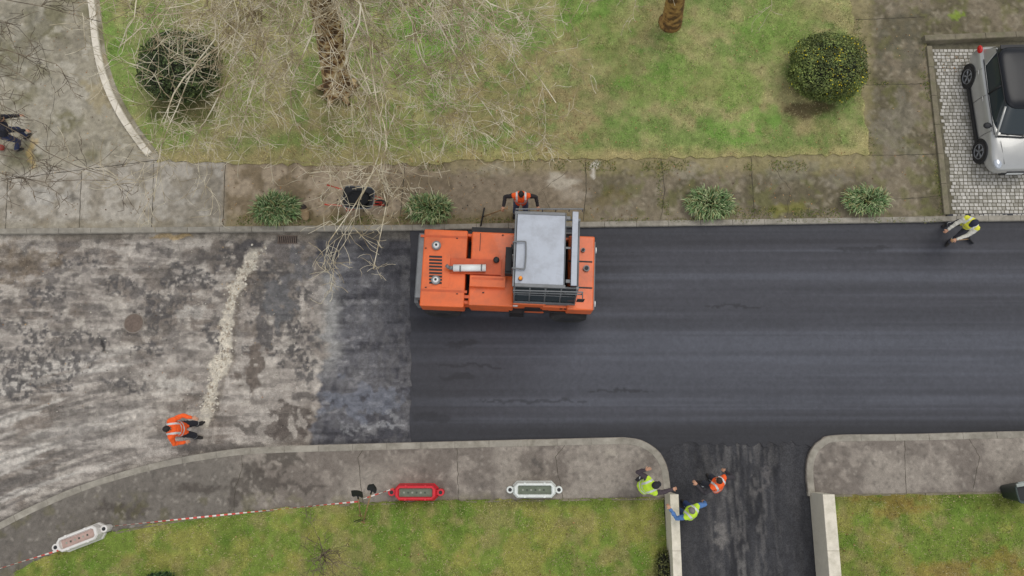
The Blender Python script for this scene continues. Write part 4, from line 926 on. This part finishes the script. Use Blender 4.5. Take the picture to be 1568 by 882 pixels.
# rake held by the worker's right hand (west side), shovel held in both hands of the eastern worker
bt=P(739,332,ZP+.06);tool('asphalt_rake',rB+(rB-bt).normalized()*.25,bt,'rake')
bt=P(1484,366,.12);md=(lC+rC)*.5;tool('shovel',lC+(lC-bt).normalized()*.12,bt,'square')
tool('shovel',P(556,800,ZP+.05),P(569,752,1.1),'shovel');tool('shovel',P(552,790,ZP+.05),P(548,760,1.0),'square')
mb=MB();a=P(553,795,ZL);mb.tube([a,a+Vector((.02,.05,1.1))],.012,6,0);b=P(545,800,ZL);mb.tube([b,b+Vector((.3,.1,.02))],.012,6,0);mb.obj('steel_stake',[M_toolb])
wb_=empty('wheelbarrow',P(553,312,ZP),math.radians(-4));mb=MB()
def rc(x0,x1,y,z,n=20,p=5):
    return [Vector(((x0+x1)/2+(x1-x0)/2*(abs(math.cos(k/n*6.283))**(2/p))*(1 if math.cos(k/n*6.283)>0 else -1),y*(abs(math.sin(k/n*6.283))**(2/p))*(1 if math.sin(k/n*6.283)>0 else -1),z)) for k in range(n)]
mb.loft([rc(-.22,.24,.17,.33),rc(-.44,.5,.33,.62),rc(-.46,.52,.35,.63),rc(-.44,.5,.33,.625),rc(-.2,.22,.15,.36)],0,True,True);mb.obj('tray',[M_toolb],wb_)
mb=MB();mb.tube(rc(-.46,.52,.35,.635)+[rc(-.46,.52,.35,.635)[0]],.014,6,1,False)
for s in (-1,1):
    mb.tube([(-.85,s*.3,.66),(-.5,s*.26,.5),(.2,s*.14,.34),(.66,s*.06,.22)],.02,8,0);mb.tube([(-.95,s*.31,.68),(-.8,s*.3,.65)],.026,8,0);mb.tube([(-.35,s*.24,.42),(-.42,s*.27,.02),(-.2,s*.2,.02)],.016,6,0)
    mb.tube([(.66,s*.06,.22),(.75,s*.06,.5),(.5,s*.1,.58)],.014,6,0)
mb.obj('frame',[mat('red_frame_paint',(196,54,34),.5,0,9,.15,dirt=(110,60,44)),M_gr],wb_)
mb=MB();mb.tube([(.68,-.045,.2),(.68,.045,.2)],.2,20,0);mb.tube([(.68,-.05,.2),(.68,.05,.2)],.1,14,1);mb.obj('wheel',[M_blk,mat('red_hub',(190,50,34),.5)],wb_)
mb=MB();mb.ell((.0,0,.5),(.36,.26,.1),0,14,8);mb.obj('load',[mat('asphalt_load',(28,28,30),.95,0,30,.4,bs=.8)],wb_)
e=empty('paper_sack',P(468,328,ZP),.3);mb=MB();mb.ell((0,0,.12),(.14,.26,.13),0,14,8);mb.ell((.02,.16,.16),(.1,.12,.12),1,10,6);mb.obj('sack',[mat('sack_paper',(150,128,96),.9,0,6,.3,bs=.6),mat('sack_dark',(56,46,42),.9)],e)
def barrier(name,u,v,rz,rgb,panel=(104,112,96),z0=ZP):
    e=empty(name,P(u,v,z0),rz);mb=MB();mc=mat(name+'_plastic',rgb,.4,0,5,.05,dirt=tuple(int(c*.75) for c in rgb),da=.5)
    def oc(l,w,z,c=.12): return [Vector(q) for q in [(-l,-w+c,z),(-l+c,-w,z),(l-c,-w,z),(l,-w+c,z),(l,w-c,z),(l-c,w,z),(-l+c,w,z),(-l,w-c,z)]]
    mb.loft([oc(.62,.24,0),oc(.62,.24,.1),oc(.60,.22,.14),oc(.58,.20,.42,.1),oc(.56,.18,.45,.1),oc(.50,.135,.45,.05),oc(.49,.125,.36,.05),],0,True,False)
    for s in (-1,1):
        mb.tube([(s*.70,0,.0),(s*.70,0,.30)],.1,16,0);mb.box((min(s*.55,s*.68),-.07,.02),(max(s*.55,s*.68),.07,.28),0);mb.tube([(s*.70,0,.30),(s*.70,0,.303)],.055,12,1)
        mb.box((s*.28-.03,-.21,.3),(s*.28+.03,-.14,.458),0);mb.box((s*.28-.03,.14,.3),(s*.28+.03,.21,.458),0)
    mb.obj('shell',[mc,M_dk],e,.012)
    mb=MB();mb.box((-.47,-.115,.362),(.47,.115,.366),0)
    for k in range(6): mb.box((-.36+k*.12,-.025,.366),(-.31+k*.12,.025,.370),1 if k%2==0 else 2)
    mb.obj('recessed_panel',[mat(name+'_panel',panel,.8,0,7,.2),mat('panel_lettering',(150,154,140),.7),mat('panel_lettering_dark',(70,76,66),.7)],e)
barrier('plastic_barrier',639,753,0,(206,30,46));barrier('plastic_barrier',818,749,0,(222,226,220))
barrier('plastic_barrier',131,822,math.radians(21),(222,218,212),(176,150,140))
e=empty('litter_bin',P(1543,752,ZL),.15);mb=MB();mb.loft([rc(-.2,.5,.2,.0),rc(-.26,.56,.26,.75),rc(-.28,.58,.28,.76),rc(-.28,.58,.28,.82),rc(-.25,.55,.25,.82),rc(-.2,.5,.2,.7)],0,True,True)
mb.obj('bin_body',[mat('bin_plastic',(58,70,66),.5,0,6,.1)],e)
mb=MB();mb.box((-.25,.2,.83),(.57,.29,.87),0);mb.tube([(-.2,.31,.86),(.5,.31,.86)],.02,8,0);mb.box((-.2,-.2,.70),(.5,.18,.72),1);mb.obj('lid_and_handle',[mat('bin_light',(150,156,150),.5),M_dk],e)
M_tr=mat('tape_red',(206,72,62),.5);M_tw=mat('tape_white',(222,214,204),.5)
mb=MB()
def tape(a,b,sag=.1,w=.024):
    n=int((b-a).length/.11);pr=None
    for i in range(n+1):
        t=i/n;p=a.lerp(b,t);p.z-=sag*4*t*(1-t);tw=.8+.5*math.sin(t*9+a.x);d=(b-a).normalized();s=Vector((-d.y,d.x,0))*math.cos(tw)+Vector((0,0,1))*math.sin(tw);q=(p-s*w,p+s*w)
        if pr: mb.add([pr[0],q[0],q[1],pr[1]],[(0,1,2,3)],i%2)
        pr=q
tape(P(-180,925,.5),P(92,842,.42));tape(P(170,806,.42),P(548,768,.75),.12);tape(P(556,764,.8),P(603,748,.45),.03)
mb.obj('barrier_tape',[M_tr,M_tw])
mb=MB();mb.ell(P(2,226,ZP+.1),(.1,.1,.1),0,14,10);mb.obj('ball',[mat('red_ball',(150,60,50),.5)])
